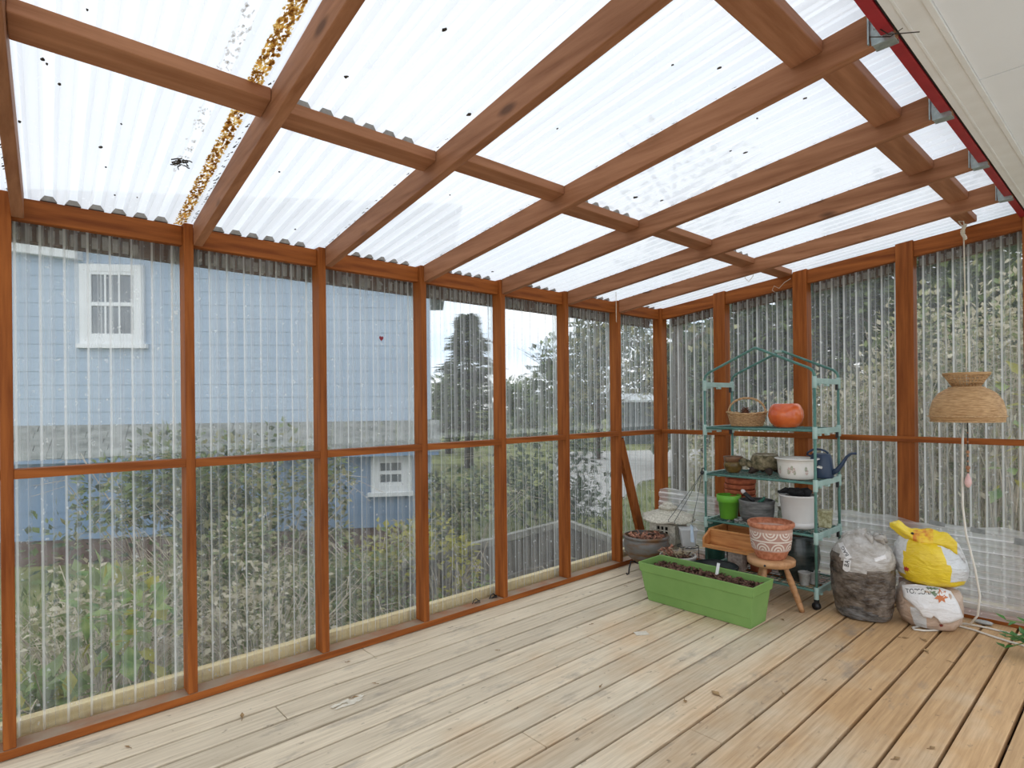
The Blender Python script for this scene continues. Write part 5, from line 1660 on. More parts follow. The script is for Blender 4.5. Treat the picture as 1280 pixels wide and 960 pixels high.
for i in range(NN + 1):
    t = i / NN; c = lerp_list(P, t); r = lerp_list(Rr, t)
    for k in range(n_):
        a = 2 * PI * k / n_ + t * 2.2
        rad = r * (1 + .28 * math.sin(3 * a + 5 * t) + .22 * noise.noise(Vector((math.cos(a) * 2, math.sin(a) * 2, t * 9))))
        vs.append(c + toc2 * (rad * .8 * math.cos(a)) + up * (rad * math.sin(a)))
fs = []; mi = []
for i in range(NN):
    for k in range(n_):
        fs.append((i * n_ + k, i * n_ + (k + 1) % n_, (i + 1) * n_ + (k + 1) % n_, (i + 1) * n_ + k))
        t = i / NN; q = (k / n_ + t * .35) % 1
        mi.append(2 if (.50 < t and .80 > q > .30 - .25 * (t - .5)) or t > .82 else (1 if (.30 < t < .55 and (q < .22 or q > .85)) or (.12 < t < .3 and .3 < q < .45) else 0))
mb.add(vs, fs, 0, True); mb.m = mi
mb.build('twisted_top', [YEL, YELO, WSK], b3)
mb = MB(); mb.blob(Vector((0, 0, .290)) - rg2 * .075 + toc2 * .088, .008, .005, .008, n=8, rings=6); mb.build('eyelet', BLK, b3)
sv = [(x * .5, y * .5) for x, y in [(0, 0)] + star]; sf = [(0, 1 + i, 1 + (i + 1) % 14) for i in range(14)]
project(sv, sf, bvh_of(s3), Vector((0, 0, .085)) - rg2 * .105, rg2, up, .003).build('printed_mark', mat('red_ink', (0.38, 0.03, 0.02, 1), rough=.5), b3)

# ---- spare clear sheet leaned on the end wall
p = profile(.036, .556)
mb = MB(); vs = []; fs = []
nn = 34
PP = []
for s_, h in p: PP.append((s_, h * .8))
for i in range(nn + 1):
    x = -.02 + i / nn * 2.42
    for s_, h in PP:
        f = (s_ - .036) / .52
        zz0 = s_ + (.010 * math.sin(x * 9) + .008 * math.sin(x * 23)) * (1 if s_ > .54 else 0) - .012 * (x / 2.4) * f
        vs.append((x, 4.196 - .0 + .028 * f * 1.0 - h, zz0))
N = len(PP)
for i in range(nn):
    for j in range(N - 1):
        fs.append((i * N + j, i * N + j + 1, (i + 1) * N + j + 1, (i + 1) * N + j))
mb.add(vs, fs)
tag(mb.build('plastic_sheet', LEANM), 'spare clear corrugated sheet leaned sideways against the foot of end wall', 'plastic sheet')
TAPE = mat('grey_tape', (0.16, 0.165, 0.155, 1), (0.27, 0.275, 0.26, 1), scale=30, rough=0.6)
for i, (x0, x1, z0, z1, lab) in enumerate(((1.905, 1.985, .535, .562, 'short piece of grey tape on the leaned sheet right of the wide stud'), (2.105, 2.175, .52, .548, 'piece of grey tape where the lamp cord crosses the leaned sheet'),
                                           (2.30, 2.45, .48, .515, 'longer grey tape at the house end of the leaned sheet'))):
    mb = MB(); mb.hexa([(x0, 4.197, z0), (x1, 4.197, z0 - .008), (x1, 4.199, z0 - .008), (x0, 4.199, z0), (x0 + .004, 4.202, z1), (x1, 4.202, z1 - .010), (x1, 4.2045, z1 - .010), (x0 + .004, 4.2045, z1)])
    tag(mb.build('tape_strip', TAPE), lab, 'tape', 'grey tape on the leaned sheet')
mb = MB(); mb.blob((2.165, 4.178, .013), .045, .022, .012, n=14, rings=8, amp=.3)
tag(mb.build('plastic_scrap', mat('dull_grey_scrap', (0.30, 0.31, 0.30, 1), (0.48, 0.49, 0.48, 1), scale=30, rough=.4)), 'dull grey crumpled scrap on the deck under the leaned sheet', 'scrap')

# ---- hanging wicker lamp
LAMPW = mat('woven_bamboo', (0.40, 0.215, 0.085, 1), (0.72, 0.46, 0.23, 1), scale=26, stretch=(1, 1, 9), rough=0.6, bump=.5, trans=.18)
LX, LY = 2.147, 3.90
lm = thing('hanging_lamp', 'hanging woven bamboo lamp shade by the end wall with beaded pull string', 'lamp', (LX, LY, 1.17))
mb = MB()
prof = [(.160, .0), (.164, .004), (.169, .03), (.168, .065), (.155, .115), (.128, .155), (.095, .178), (.066, .190), (.060, .196)]
mb.lathe([(r, z) for r, z in prof] + [(r - .004, z) for r, z in reversed(prof)], 64, fn=lambda p, a, r, z: Vector((p.x, p.y, p.z)) * 1.0 + Vector((p.x, p.y, 0)) * (-.022 * abs(math.sin(a * 6)) ** .5 + .004 * math.cos(a * 40)))
sh = mb.build('shade', LAMPW, lm)
mb = MB()
for z, r in ((.002, .163), (.03, .171), (.185, .080)):
    mb.tube([(r * math.cos(2 * PI * k / 48), r * math.sin(2 * PI * k / 48), z) for k in range(48)], .0035, 6, closed=True)
mb.build('bound_hoop', WICK, sh)
mb = MB()
for k in range(26):
    a = 2 * PI * k / 26
    mb.tube([(.060 * math.cos(a), .060 * math.sin(a), .192), (.080 * math.cos(a), .080 * math.sin(a), .225), (.100 * math.cos(a), .100 * math.sin(a), .256)], .0042, 5)
for z, r in ((.196, .063), (.212, .073), (.228, .083), (.243, .092), (.256, .101), (.262, .103)):
    mb.tube([(r * math.cos(2 * PI * k / 48), r * math.sin(2 * PI * k / 48), z) for k in range(48)], .0032 if z < .25 else .0048, 6, closed=True)
col = mb.build('flared_collar', LAMPW, lm)
CORD = mat('white_cord', (0.62, 0.58, 0.50, 1), (0.72, 0.69, 0.62, 1), scale=20, rough=0.5)
mb = MB(); mb.tube([(0, 0, .06), (0.002, 0, .4), (-.004, .01, .8), (-.008, .02, 1.03)], .0035, 6); mb.build('rope', TWINE, lm)
mb = MB()
for i in range(9):
    a = i * .8
    mb.blob((-.008 + .006 * math.cos(a), .02 + .006 * math.sin(a), 1.0 + .009 * i), .010, .010, .009, n=8, rings=6)
mb.tube([(-.008, .02, 1.03), (-.02, .05, 1.075), (-.03, .02, 1.10), (-.004, .0, 1.09), (-.004, .02, 1.03)], .003, 6)
mb.build('knot', TWINE, lm)
mb = MB(); mb.lathe([(0, .02), (.014, .02), (.018, .04), (.018, .08), (.012, .095), (0, .095)], 16); mb.build('socket', BLK, lm)
mb = MB(); mb.tube([(-.012, .0, .05), (-.018, .0, -.1), (-.022, .005, -.3), (-.022, .006, -.46), (-.010, .02, -.62), (.022, .045, -.80), (.042, .05, -.95), (.030, .06, -1.06), (-.01, .09, -1.13), (-.075, .13, -1.155), (-.15, .16, -1.163),
                          (-.19, .06, -1.164), (-.215, -.03, -1.164), (-.240, -.085, -1.164), (-.225, -.108, -1.164), (-.185, -.090, -1.164), (-.135, -.03, -1.164), (-.115, .04, -1.164), (-.10, .10, -1.164)], .0055, 8)
mb.build('cord', CORD, lm)
mb = MB(); mb.tube([(.004, 0, .02), (.004, 0, -.28)], .0022, 5)
pc_ = mb.build('pull_string', BLK, lm)
BEAD = mat('brown_bead', (0.30, 0.13, 0.06, 1), (0.45, 0.24, 0.12, 1), scale=40, rough=.4); PINK = mat('pink_bead', (0.62, 0.36, 0.33, 1), (0.74, 0.5, 0.46, 1), scale=40, rough=.4)
for z, s in ((-.06, .004), (-.11, .005), (-.165, .009), (-.185, .006), (-.215, .005), (-.25, .011), (-.268, .007)):
    mb = MB(); mb.blob((.004, 0, z), s, s, s * 1.1, n=10, rings=8); mb.build('bead', BEAD, pc_)
mb = MB(); mb.lathe([(0, -.36), (.010, -.352), (.017, -.335), (.015, -.315), (.006, -.29), (.003, -.28), (0, -.28)], 14, .004, 0); mb.build('pink_bead', PINK, pc_)
mb = MB(); mb.tube([(2.02, 4.06, .006), (2.10, 4.10, .006), (2.20, 4.11, .006), (2.32, 4.10, .006), (2.5, 4.09, .006), (2.8, 4.02, .006)], .0055, 8)
tag(mb.build('extension_cord', CORD), 'cream cord on the deck nearest the end wall plate', 'cord', 'cords on the deck')
mb = MB(); mb.tube([(1.99, 4.03, .0060), (2.06, 4.035, .006), (2.15, 4.02, .006), (2.24, 3.98, .006), (2.31, 3.955, .006), (2.42, 3.93, .006), (2.7, 3.86, .006)], .0055, 8)
tag(mb.build('extension_cord', CORD), 'cream cord on the deck running under the green plant leaves', 'cord', 'cords on the deck')

# ---- leafy plant entering at the house side
PLF = mat('glossy_leaf', (0.03, 0.13, 0.02, 1), (0.10, 0.28, 0.06, 1), scale=14, rough=0.35, trans=.25)
STEM = mat('green_stem', (0.12, 0.20, 0.05, 1), (0.2, 0.3, 0.1, 1), rough=.6)
ptp = thing('potted_plant', 'green leafy plant trailing its leaves onto the deck by the cords', 'plant', (2.62, 3.75, 0))
mb = MB(); mb.lathe(wall_prof([(0.07, 0), (0.075, .004), (0.095, .13), (.102, .132), (.104, .15)], .006), 36); mb.build('pot', TERR, ptp)
soil_in(ptp, .09, .13)
mb = MB(); mb2 = MB(); rnd = random.Random(31)
for i in range(16):
    a = rnd.uniform(0, 2 * PI) if i > 8 else rnd.uniform(2.2, 3.5)
    L_ = rnd.uniform(.16, .33)
    pts = [Vector((0, 0, .13)), Vector((math.cos(a) * L_ * .45, math.sin(a) * L_ * .45, .20 - (0.06 if i <= 8 else 0))), Vector((math.cos(a) * L_, math.sin(a) * L_, (.035 + .05 * rnd.random()) if i <= 8 else .2))]
    mb2.tube(pts, .003, 5)
    for j in range(7):
        t = .3 + .7 * j / 6
        pp_ = pts[0].lerp(pts[1], t * 2) if t < .5 else pts[1].lerp(pts[2], t * 2 - 1)
        d = Vector((math.cos(a + (1 if j % 2 else -1) * .9), math.sin(a + (1 if j % 2 else -1) * .9), rnd.uniform(-.25, .35)))
        mb.leaf(pp_, d, Vector((0, 0, 1)), rnd.uniform(.05, .085), rnd.uniform(.022, .034))
mb2.build('stems', STEM, ptp); mb.build('leaves', PLF, ptp)

# ---- small things on the deck and the sill
PAPER = mat('old_paper', (0.58, 0.52, 0.42, 1), (0.70, 0.65, 0.56, 1), scale=30, rough=.8)
mb = MB(); vs = []; fs = []
for i in range(7):
    for j in range(5):
        vs.append((.0 + i * .0125, j * .0125, .0012 + .0035 * max(0, noise.noise(Vector((i * .5, j * .6, 2))))))
for i in range(6):
    for j in range(4):
        fs.append((i * 5 + j, (i + 1) * 5 + j, (i + 1) * 5 + j + 1, i * 5 + j + 1))
mb.add(vs, fs); o = mb.build('paper_scrap', PAPER); o.location = (0.90, 2.61, .0005); o.rotation_euler = (0, 0, 1.0)
o.modifiers.new('thick', 'SOLIDIFY').thickness = .0008
tag(o, 'small square of old pale paper lying on the deck boards', 'paper')
LITT = mat('dry_leaf_brown', (0.16, 0.085, 0.035, 1), (0.40, 0.26, 0.12, 1), scale=50, rough=.8)
SPL = mat('split_pale_wood', (0.62, 0.56, 0.45, 1), (0.74, 0.69, 0.58, 1), scale=40, rough=.9)
LS = [(0.30, 0.72, .035), (0.45, 1.13, .022), (0.41, 1.28, .018), (1.55, 2.32, .035), (1.46, 2.18, .02), (2.05, 3.50, .03), (1.98, 3.68, .028), (0.22, 0.34, .02), (1.13, 2.02, .022), (2.16, 3.45, .018), (1.36, 3.42, .018), (0.62, 2.55, .016),
      (0.52, 1.93, .015), (1.72, 2.55, .022), (1.90, 3.62, .03), (0.10, 1.28, .014), (0.33, 3.28, .014), (0.29, 3.36, .012), (2.20, 2.35, .022), (2.27, 2.52, .02)]
for i, (x, y, s) in enumerate(LS):
    mb = MB(); rnd = random.Random(100 + i)
    mb.leaf(Vector((0, 0, .002)), Vector((1, 0, .05)), Vector((0, 0, 1)), s * 1.5, s * rnd.uniform(.4, .9))
    mb.tube([(0, 0, .0025), (-s * .5, s * .1, .003)], .0009, 4)
    o = mb.build('dry_leaf', LITT); o.location = (x, y, 0.0004); o.rotation_euler = (0, 0, rnd.uniform(0, 6.28))
    o.modifiers.new('thick', 'SOLIDIFY').thickness = .0006
    tag(o, 'small curled dry brown leaf lying on the deck boards', 'dry leaf', 'dry leaves on the deck')
mb = MB(); rnd = random.Random(77)
for i in range(11):
    c = Vector((0.475 + rnd.uniform(-.022, .022), 1.10 + rnd.uniform(-.07, .07), .0012)); a0 = rnd.uniform(0, 6)
    pts = [(c.x + .012 * rnd.uniform(.5, 1.2) * math.cos(a0 + q * .9), c.y + .026 * rnd.uniform(.5, 1.2) * math.sin(a0 + q * .9), .0012 + i * .0002) for q in range(7)]
    mb.add(pts, [tuple(range(7))])
tag(mb.build('splintered_patch', SPL), 'pale splintered patch at a deck board joint', 'splinters', kind='stuff')
for i, (y, lab) in enumerate(((2.36, 'small dark curled clip on the sill, the one nearer the corner'), (2.22, 'thin dark curled clip on the sill, left of the other clip'))):
    mb = MB(); mb.tube([(-.045, y - .02, .04), (-.04, y - .012, .062), (-.045, y + .01, .066), (-.05, y + .03, .05), (-.04, y + .04, .04), (-.05, y, .039), (-.055, y + .05, .045)], .004 if i == 0 else .0028, 6)
    tag(mb.build('wire_clip', BLK), lab, 'clip')
#SPLIT2
# ================================================================== outside
GROUNDM = mat('rough_lawn', (0.10, 0.115, 0.035, 1), (0.27, 0.28, 0.10, 1), scale=1.3, rough=.95, detail=8, bump=.3)
ROADM = mat('pale_road', (0.38, 0.36, 0.33, 1), (0.50, 0.48, 0.45, 1), scale=2, rough=.9)
GZ = -0.55


def P3(px, depth, z=GZ):
    x, y = bearing(px, depth); return (x, y, z)


mb = MB(); S = 130; n_ = 26; vs = []; fs = []
mb.box(-S, S * .5, -20, S, GZ - .3, GZ)
tag(mb.build('ground', GROUNDM), 'rough green and tan grass ground outside the deck', 'ground', kind='structure')
REFLM = mat('pale_reflector', (0.60, 0.59, 0.57, 1), (0.70, 0.69, 0.67, 1), scale=2, rough=.9)  # unseen pale slab, added to bounce sky light up onto the soffit
mb = MB(); mb.box(3.12, 14, -14, 5, GZ - .05, -.22); mb.box(-.2, 3.12, -14, -2.62, GZ - .05, -.22)
tag(mb.build('reflector', REFLM), 'unseen pale slab added beside and behind the deck to bounce sky light', 'reflector', kind='structure')
mb = MB(); rp = [P3(690, 22), P3(930, 23), P3(930, 17), P3(800, 13.6), P3(750, 9.4), P3(700, 9.8), P3(690, 14)]
mb.add([(x, y, GZ + .012) for x, y, z in rp] + [(x, y, GZ - .1) for x, y, z in rp], [tuple(range(6, -1, -1)), tuple(range(7, 14))])
tag(mb.build('road', ROADM), 'pale road passing beyond the corner of the porch', 'road', kind='structure')

# ---- vegetation
LG1 = mat('leaf_mid_green', (0.11, 0.16, 0.05, 1), (0.30, 0.36, 0.15, 1), scale=3, rough=.6, trans=.35)
LG2 = mat('leaf_dark_green', (0.035, 0.058, 0.030, 1), (0.12, 0.165, 0.095, 1), scale=3, rough=.6, trans=.25)
LG3 = mat('leaf_olive', (0.24, 0.23, 0.10, 1), (0.46, 0.43, 0.23, 1), scale=3, rough=.6, trans=.35)
LG4 = mat('leaf_yellow_green', (0.28, 0.27, 0.03, 1), (0.52, 0.46, 0.09, 1), scale=4, rough=.6, trans=.4)
LG5 = mat('leaf_bramble', (0.10, 0.22, 0.05, 1), (0.42, 0.50, 0.17, 1), scale=7, rough=.5, trans=.4)
LG6 = mat('leaf_dry_tan', (0.44, 0.38, 0.26, 1), (0.72, 0.65, 0.50, 1), scale=4, rough=.8, trans=.3)
TWIG = mat('grey_twig', (0.36, 0.29, 0.21, 1), (0.66, 0.57, 0.45, 1), scale=12, rough=.9)
TRUNK = mat('tree_bark', (0.055, 0.045, 0.035, 1), (0.16, 0.135, 0.11, 1), scale=8, stretch=(4, 4, 1), rough=.95, bump=.5)


def foliage(rnd, n, rx, ry, h, leaf, lumps=14, base=0.0, nm=2, skew=1.0):
    mb = MB(); L = []
    for _ in range(lumps):
        a = rnd.uniform(0, 2 * PI); z = rnd.uniform(.18, .92)
        q = math.sqrt(rnd.random()) * math.sqrt(max(.05, 1 - (z - .45) ** 2 * 2.2)) * .72
        L.append((Vector((q * math.cos(a) * rx, q * math.sin(a) * ry, base + z * h)), rnd.uniform(.20, .36)))
    for i in range(n):
        c, r = rnd.choice(L)
        d = Vector((rnd.gauss(0, 1), rnd.gauss(0, 1), rnd.gauss(0, 1))).normalized() * (rnd.random() ** .4)
        p = c + Vector((d.x * rx * r * 1.3, d.y * ry * r * 1.3, d.z * h * r * .8))
        if p.z < base + .02: p.z = base + rnd.uniform(.02, .1 * h)
        ld = (d + Vector((rnd.uniform(-.8, .8), rnd.uniform(-.8, .8), rnd.uniform(-.6, .7))))
        s = leaf * rnd.uniform(.6, 1.35)
        mb.leaf(p, ld, Vector((rnd.uniform(-.5, .5), rnd.uniform(-.5, .5), 1)), s, s * rnd.uniform(.5, .75), rnd.choices(range(nm), [3, 2, 1][:nm])[0])
    return mb


def stems_mb(rnd, n, rx, ry, h, r, base=0.0, arch=.6):
    mb = MB()
    for i in range(n):
        a = rnd.uniform(0, 2 * PI); q = rnd.random() * .35
        p0 = Vector((q * rx * math.cos(a), q * ry * math.sin(a), base))
        L = rnd.uniform(.6, 1.05); b = a + rnd.uniform(-.7, .7)
        p1 = p0 + Vector((rx * .35 * math.cos(b) * L, ry * .35 * math.sin(b) * L, h * .55 * L))
        p2 = p1 + Vector((rx * .4 * math.cos(b) * L, ry * .4 * math.sin(b) * L, h * .45 * L * (1 - arch * rnd.random())))
        p3 = p2 + Vector((rx * .25 * math.cos(b), ry * .25 * math.sin(b), -h * .25 * arch * rnd.random()))
        mb.tube([p0, p1, p2, p3], [r, r * .8, r * .5, r * .3], 4, cap=False)
    return mb


def bush(label, px, depth, rx, h, n, leaf, mats, seed, cat='shrub', name='shrub', group=None, stems=18, base=GZ, lumps=14, arch=.6, ry=None, stem_r=.006):
    rnd = random.Random(seed)
    x, y = bearing(px, depth)
    t = thing(name, label, cat, (x, y, base), rnd.uniform(0, 6), group)
    stems_mb(rnd, stems, rx, ry or rx, h, stem_r, arch=arch).build('stems', TWIG, t)
    foliage(rnd, n, rx, ry or rx, h, leaf, lumps, nm=len(mats)).build('foliage', mats, t)
    return t


def tree(label, px, depth, top, crown_r, n, leaf, mats, seed, conifer=False, group=None, trunk_r=.14, crown_base=.3, base=GZ):
    rnd = random.Random(seed); x, y = bearing(px, depth); H = top - base
    t = thing('conifer_tree' if conifer else 'tree', label, 'tree', (x, y, base), 0, group)
    mb = MB(); mb.tube([(0, 0, -.05), (.03, .02, H * .35), (-.02, .03, H * .7), (0, 0, H * .96)], [trunk_r, trunk_r * .8, trunk_r * .45, trunk_r * .1], 10)
    for i in range(14):
        a = rnd.uniform(0, 6.28); z = H * rnd.uniform(crown_base, .85); L = crown_r * rnd.uniform(.5, .95)
        mb.tube([(0, 0, z), (L * .5 * math.cos(a), L * .5 * math.sin(a), z + (.1 if conifer else .3) * L), (L * math.cos(a), L * math.sin(a), z + (-.05 if conifer else .55) * L)], [trunk_r * .3, trunk_r * .2, trunk_r * .06], 5, cap=False)
    mb.build('trunk', TRUNK, t)
    if conifer:
        mb = MB()
        for i in range(n):
            f = rnd.random() ** .8
            z = H * (crown_base + (1 - crown_base) * f)
            lay = .72 + .28 * math.sin(f * 34)
            r = crown_r * (1 - f) ** .85 * lay + .04
            a = rnd.uniform(0, 6.28); q = r * rnd.random() ** .45
            s = leaf * rnd.uniform(.7, 1.3)
            mb.leaf(Vector((q * math.cos(a), q * math.sin(a), z - .25 * q)), Vector((math.cos(a) + rnd.uniform(-.5, .5), math.sin(a) + rnd.uniform(-.5, .5), rnd.uniform(-.5, .1))), Vector((0, 0, 1)), s, s * .35, rnd.randrange(len(mats)))
    else:
        mb = foliage(rnd, n, crown_r, crown_r, H * (1 - crown_base), leaf, 26, H * crown_base, len(mats))
    mb.build('foliage', mats, t)
    return t


# ---- blue house, square on to the porch corner
HD = 7.5
hx, hy = bearing(537, HD)
house = thing('blue_house', 'pale blue house with white trim and a grey shingle skirt roof', 'house', (hx, hy, GZ), math.atan2(RT.y, RT.x) + math.radians(8.5))
# local axes: x runs to the right as seen from the porch, y away from it; the right corner is at x = 0
SID = bpy.data.materials.new('blue_siding'); SID.use_nodes = True


def siding(m, c1, c2, pitch):
    n, l = m.node_tree.nodes, m.node_tree.links
    p = n['Principled BSDF']; p.inputs['Roughness'].default_value = .7
    tc = n.new('ShaderNodeTexCoord'); nz = n.new('ShaderNodeTexNoise'); nz.inputs['Scale'].default_value = 1.2; nz.inputs['Detail'].default_value = 6
    l.new(tc.outputs['Object'], nz.inputs['Vector'])
    r = n.new('ShaderNodeValToRGB'); r.color_ramp.elements[0].color = c1; r.color_ramp.elements[1].color = c2
    r.color_ramp.elements[0].position = .3; r.color_ramp.elements[1].position = .7
    l.new(nz.outputs['Fac'], r.inputs['Fac']); l.new(r.outputs['Color'], p.inputs['Base Color'])


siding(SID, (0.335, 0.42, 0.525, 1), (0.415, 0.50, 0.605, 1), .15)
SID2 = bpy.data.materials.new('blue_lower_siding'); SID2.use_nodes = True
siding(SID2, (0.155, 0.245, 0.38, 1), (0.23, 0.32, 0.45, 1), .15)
SHIN = mat('grey_shingle', (0.17, 0.18, 0.17, 1), (0.33, 0.34, 0.32, 1), scale=6, stretch=(1, 1, 3), rough=.9)
WTRIM = mat('house_white_trim', (0.74, 0.75, 0.76, 1), (0.82, 0.83, 0.84, 1), scale=4, rough=.6)
PANE = mat('window_glass', (0.10, 0.12, 0.14, 1), (0.20, 0.22, 0.24, 1), scale=2, rough=.08, spec=.7)
BASEM = mat('brown_foundation', (0.10, 0.06, 0.05, 1), (0.19, 0.13, 0.11, 1), scale=4, rough=.95)
HL = 9.0


def lapboards(x0, x1, z0, z1, pitch, m):
    q = MB(); z = z0
    while z < z1 - .001:
        zt = min(z + pitch, z1)
        q.hexa([(x0, -.022, z), (x1, -.022, z), (x1, .10, z), (x0, .10, z), (x0, -.016, zt), (x1, -.016, zt), (x1, .10, zt), (x0, .10, zt)])
        z = zt
    return q


z_band_t, z_band_b = 1.085 - GZ, .725 - GZ
lapboards(-HL, 0, z_band_t, 3.62 - GZ, .16, SID).build('upper_wall', SID, house)
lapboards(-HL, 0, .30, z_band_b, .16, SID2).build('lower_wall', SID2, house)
mb = MB(); mb.box(-HL, -.02, .0, .12, 0, .299); mb.build('foundation', BASEM, house)
mb = MB(); mb.box(-.10, 0.0, .1001, 7.0, 0.0, 3.6 - GZ); mb.build('side_wall', SID, house)
mb = MB()
nr = 5
for i in range(nr):
    za = z_band_b + (z_band_t - z_band_b) * i / nr; zb = z_band_b + (z_band_t - z_band_b) * (i + 1) / nr
    ya, yb = -.23 + .21 * i / nr, -.23 + .21 * (i + 1) / nr
    x = -HL; j = 0
    while x < .12:
        w = .16 + .07 * ((i * 7 + j * 3) % 4) / 3
        dz = .008 * ((i + j * 5) % 3)
        mb.hexa([(x, ya - .012, za - dz), (min(x + w - .008, .12), ya - .012, za - dz), (min(x + w - .008, .12), ya + .02, za - dz), (x, ya + .02, za - dz),
                 (x, yb - .004, zb + .01), (min(x + w - .008, .12), yb - .004, zb + .01), (min(x + w - .008, .12), yb + .02, zb + .01), (x, yb + .02, zb + .01)])
        x += w; j += 1
mb.build('skirt_roof', SHIN, house)
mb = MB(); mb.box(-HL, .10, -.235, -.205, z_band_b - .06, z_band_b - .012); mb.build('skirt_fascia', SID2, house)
mb = MB()
ez = lambda x: 3.02 - .104 * (x + 4.03) - GZ
mb.hexa([(-HL, -.14, ez(-HL)), (-4.03, -.14, ez(-4.03)), (-4.03, -.0225, ez(-4.03)), (-HL, -.0225, ez(-HL)), (-HL, -.14, ez(-HL) + .2), (-4.03, -.14, ez(-4.03) + .2), (-4.03, -.0225, ez(-4.03) + .2), (-HL, -.0225, ez(-HL) + .2)])
mb.build('eave_board', WTRIM, house)
mb = MB(); mb.hexa([(-HL, -.6, 3.57 - GZ), (.4, -.6, 3.62 - GZ), (.4, 7, 3.62 - GZ), (-HL, 7, 3.57 - GZ), (-HL, -.6, 3.63 - GZ), (.4, -.6, 3.68 - GZ), (.4, 7, 4.6 - GZ), (-HL, 7, 4.6 - GZ)])
mb.build('main_roof', SHIN, house)
mb = MB(); mb.box(-.13, .012, -.035, -.0225, .3, z_band_b - .07); mb.box(-.11, .012, -.035, -.0225, z_band_t + .02, 3.6 - GZ); mb.build('corner_board', SID, house)


def house_window(x0, x1, z0, z1, grid):
    # x in local metres, z absolute
    z0 -= GZ; z1 -= GZ
    b = .085
    m_ = MB()
    m_.box(x0 - b, x0, -.06, -.0225, z0 - b, z1 + b); m_.box(x1, x1 + b, -.06, -.0225, z0 - b, z1 + b)
    m_.box(x0, x1, -.06, -.0225, z1, z1 + b); m_.box(x0, x1, -.06, -.0225, z0 - b, z0)
    m_.box(x0 - b - .03, x1 + b + .03, -.09, -.0225, z0 - b - .05, z0 - b)
    w = m_.build('window', WTRIM, house)
    m_ = MB(); s = .038
    zm = (z0 + z1) / 2
    m_.box(x0, x0 + s, -.052, -.030, z0, z1); m_.box(x1 - s, x1, -.052, -.030, z0, z1)
    m_.box(x0 + s, x1 - s, -.052, -.030, z0, z0 + s); m_.box(x0 + s, x1 - s, -.052, -.030, z1 - s, z1); m_.box(x0 + s, x1 - s, -.055, -.030, zm - .022, zm + .022)
    for g in range(1, grid):
        xg = x0 + s + (x1 - x0 - 2 * s) * g / grid
        m_.box(xg - .010, xg + .010, -.050, -.030, z0 + s, z1 - s)
    m_.build('sash', WTRIM, w)
    m_ = MB(); m_.box(x0 + s * .9, x1 - s * .9, -.036, -.031, z0 + s * .9, z1 - s * .9); m_.build('pane', PANE, w)


mpx = HD / 730.0
house_window(-3.97, -3.44, 2.13, 2.90, 3)
house_window(-.66, -.33, .28, .60, 2)

# ---- low fence with a top rail
FENM = mat('grey_fence_wood', (0.13, 0.115, 0.10, 1), (0.30, 0.275, 0.24, 1), scale=5, stretch=(3, 3, .6), rough=.95)
RAILM = mat('pale_fence_rail', (0.20, 0.19, 0.155, 1), (0.33, 0.315, 0.27, 1), scale=6, rough=.9)


def fence(label, pA, pB, top):
    a, b = Vector((pA[0], pA[1], 0)), Vector((pB[0], pB[1], 0)); d = b - a; L = d.length; d.normalize()
    t = thing('board_fence', label, 'fence', (a.x, a.y, GZ), math.atan2(d.y, d.x), 'low board fences')
    mb = MB(); x = 0; rnd = random.Random(4)
    while x < L - .1:
        mb.box(x, x + .092, .0, .018, .02, top - GZ - .06 + rnd.uniform(-.015, .015)); x += .104
    mb.build('boards', FENM, t)
    mb = MB(); mb.box(-.02, L + .02, -.03, .03, top - GZ - .05, top - GZ + .010); mb.build('top_rail', RAILM, t)
    mb = MB(); mb.box(0, L, -.04, -.001, .15, .21); mb.build('lower_rail', FENM, t)
    for q in (0.02, L * .5, L - .07):
        mb = MB(); mb.box(q, q + .08, .02, .10, -.05, top - GZ - .041); mb.build('fence_post', FENM, t)


fence('low grey board fence outside the fifth and sixth bays', bearing(505, 4.7), bearing(698, 6.2), .035)
fence('low grey board fence section turning towards the corner bay', bearing(712, 6.25), bearing(782, 5.3), .02)
# ---- dark shed with a pale roof edge
SHEDM = mat('dark_shed_wall', (0.06, 0.075, 0.075, 1), (0.11, 0.125, 0.125, 1), scale=2, rough=.8)
x, y = bearing(800, 26)
sd = thing('garden_shed', 'dark shed with a pale roof edge beyond the road', 'shed', (x, y, GZ), math.atan2(RT.y, RT.x))
mb = MB(); mb.box(-1.0, 2.6, 0, 3, 0, 1.86); mb.build('walls', SHEDM, sd)
mb = MB(); mb.hexa([(-1.15, -.2, 1.861), (2.75, -.2, 1.861), (2.75, 3.2, 2.2), (-1.15, 3.2, 2.2), (-1.15, -.2, 1.96), (2.75, -.2, 1.96), (2.75, 3.2, 2.3), (-1.15, 3.2, 2.3)]); mb.build('roof', mat('pale_metal_roof', (0.55, 0.57, 0.58, 1), (0.68, 0.70, 0.70, 1), rough=.6), sd)
mb = MB(); mb.box(.7, 1.7, -.03, -.001, 0, 1.7); mb.build('door', mat('shed_door', (0.045, 0.055, 0.055, 1), rough=.7), sd)

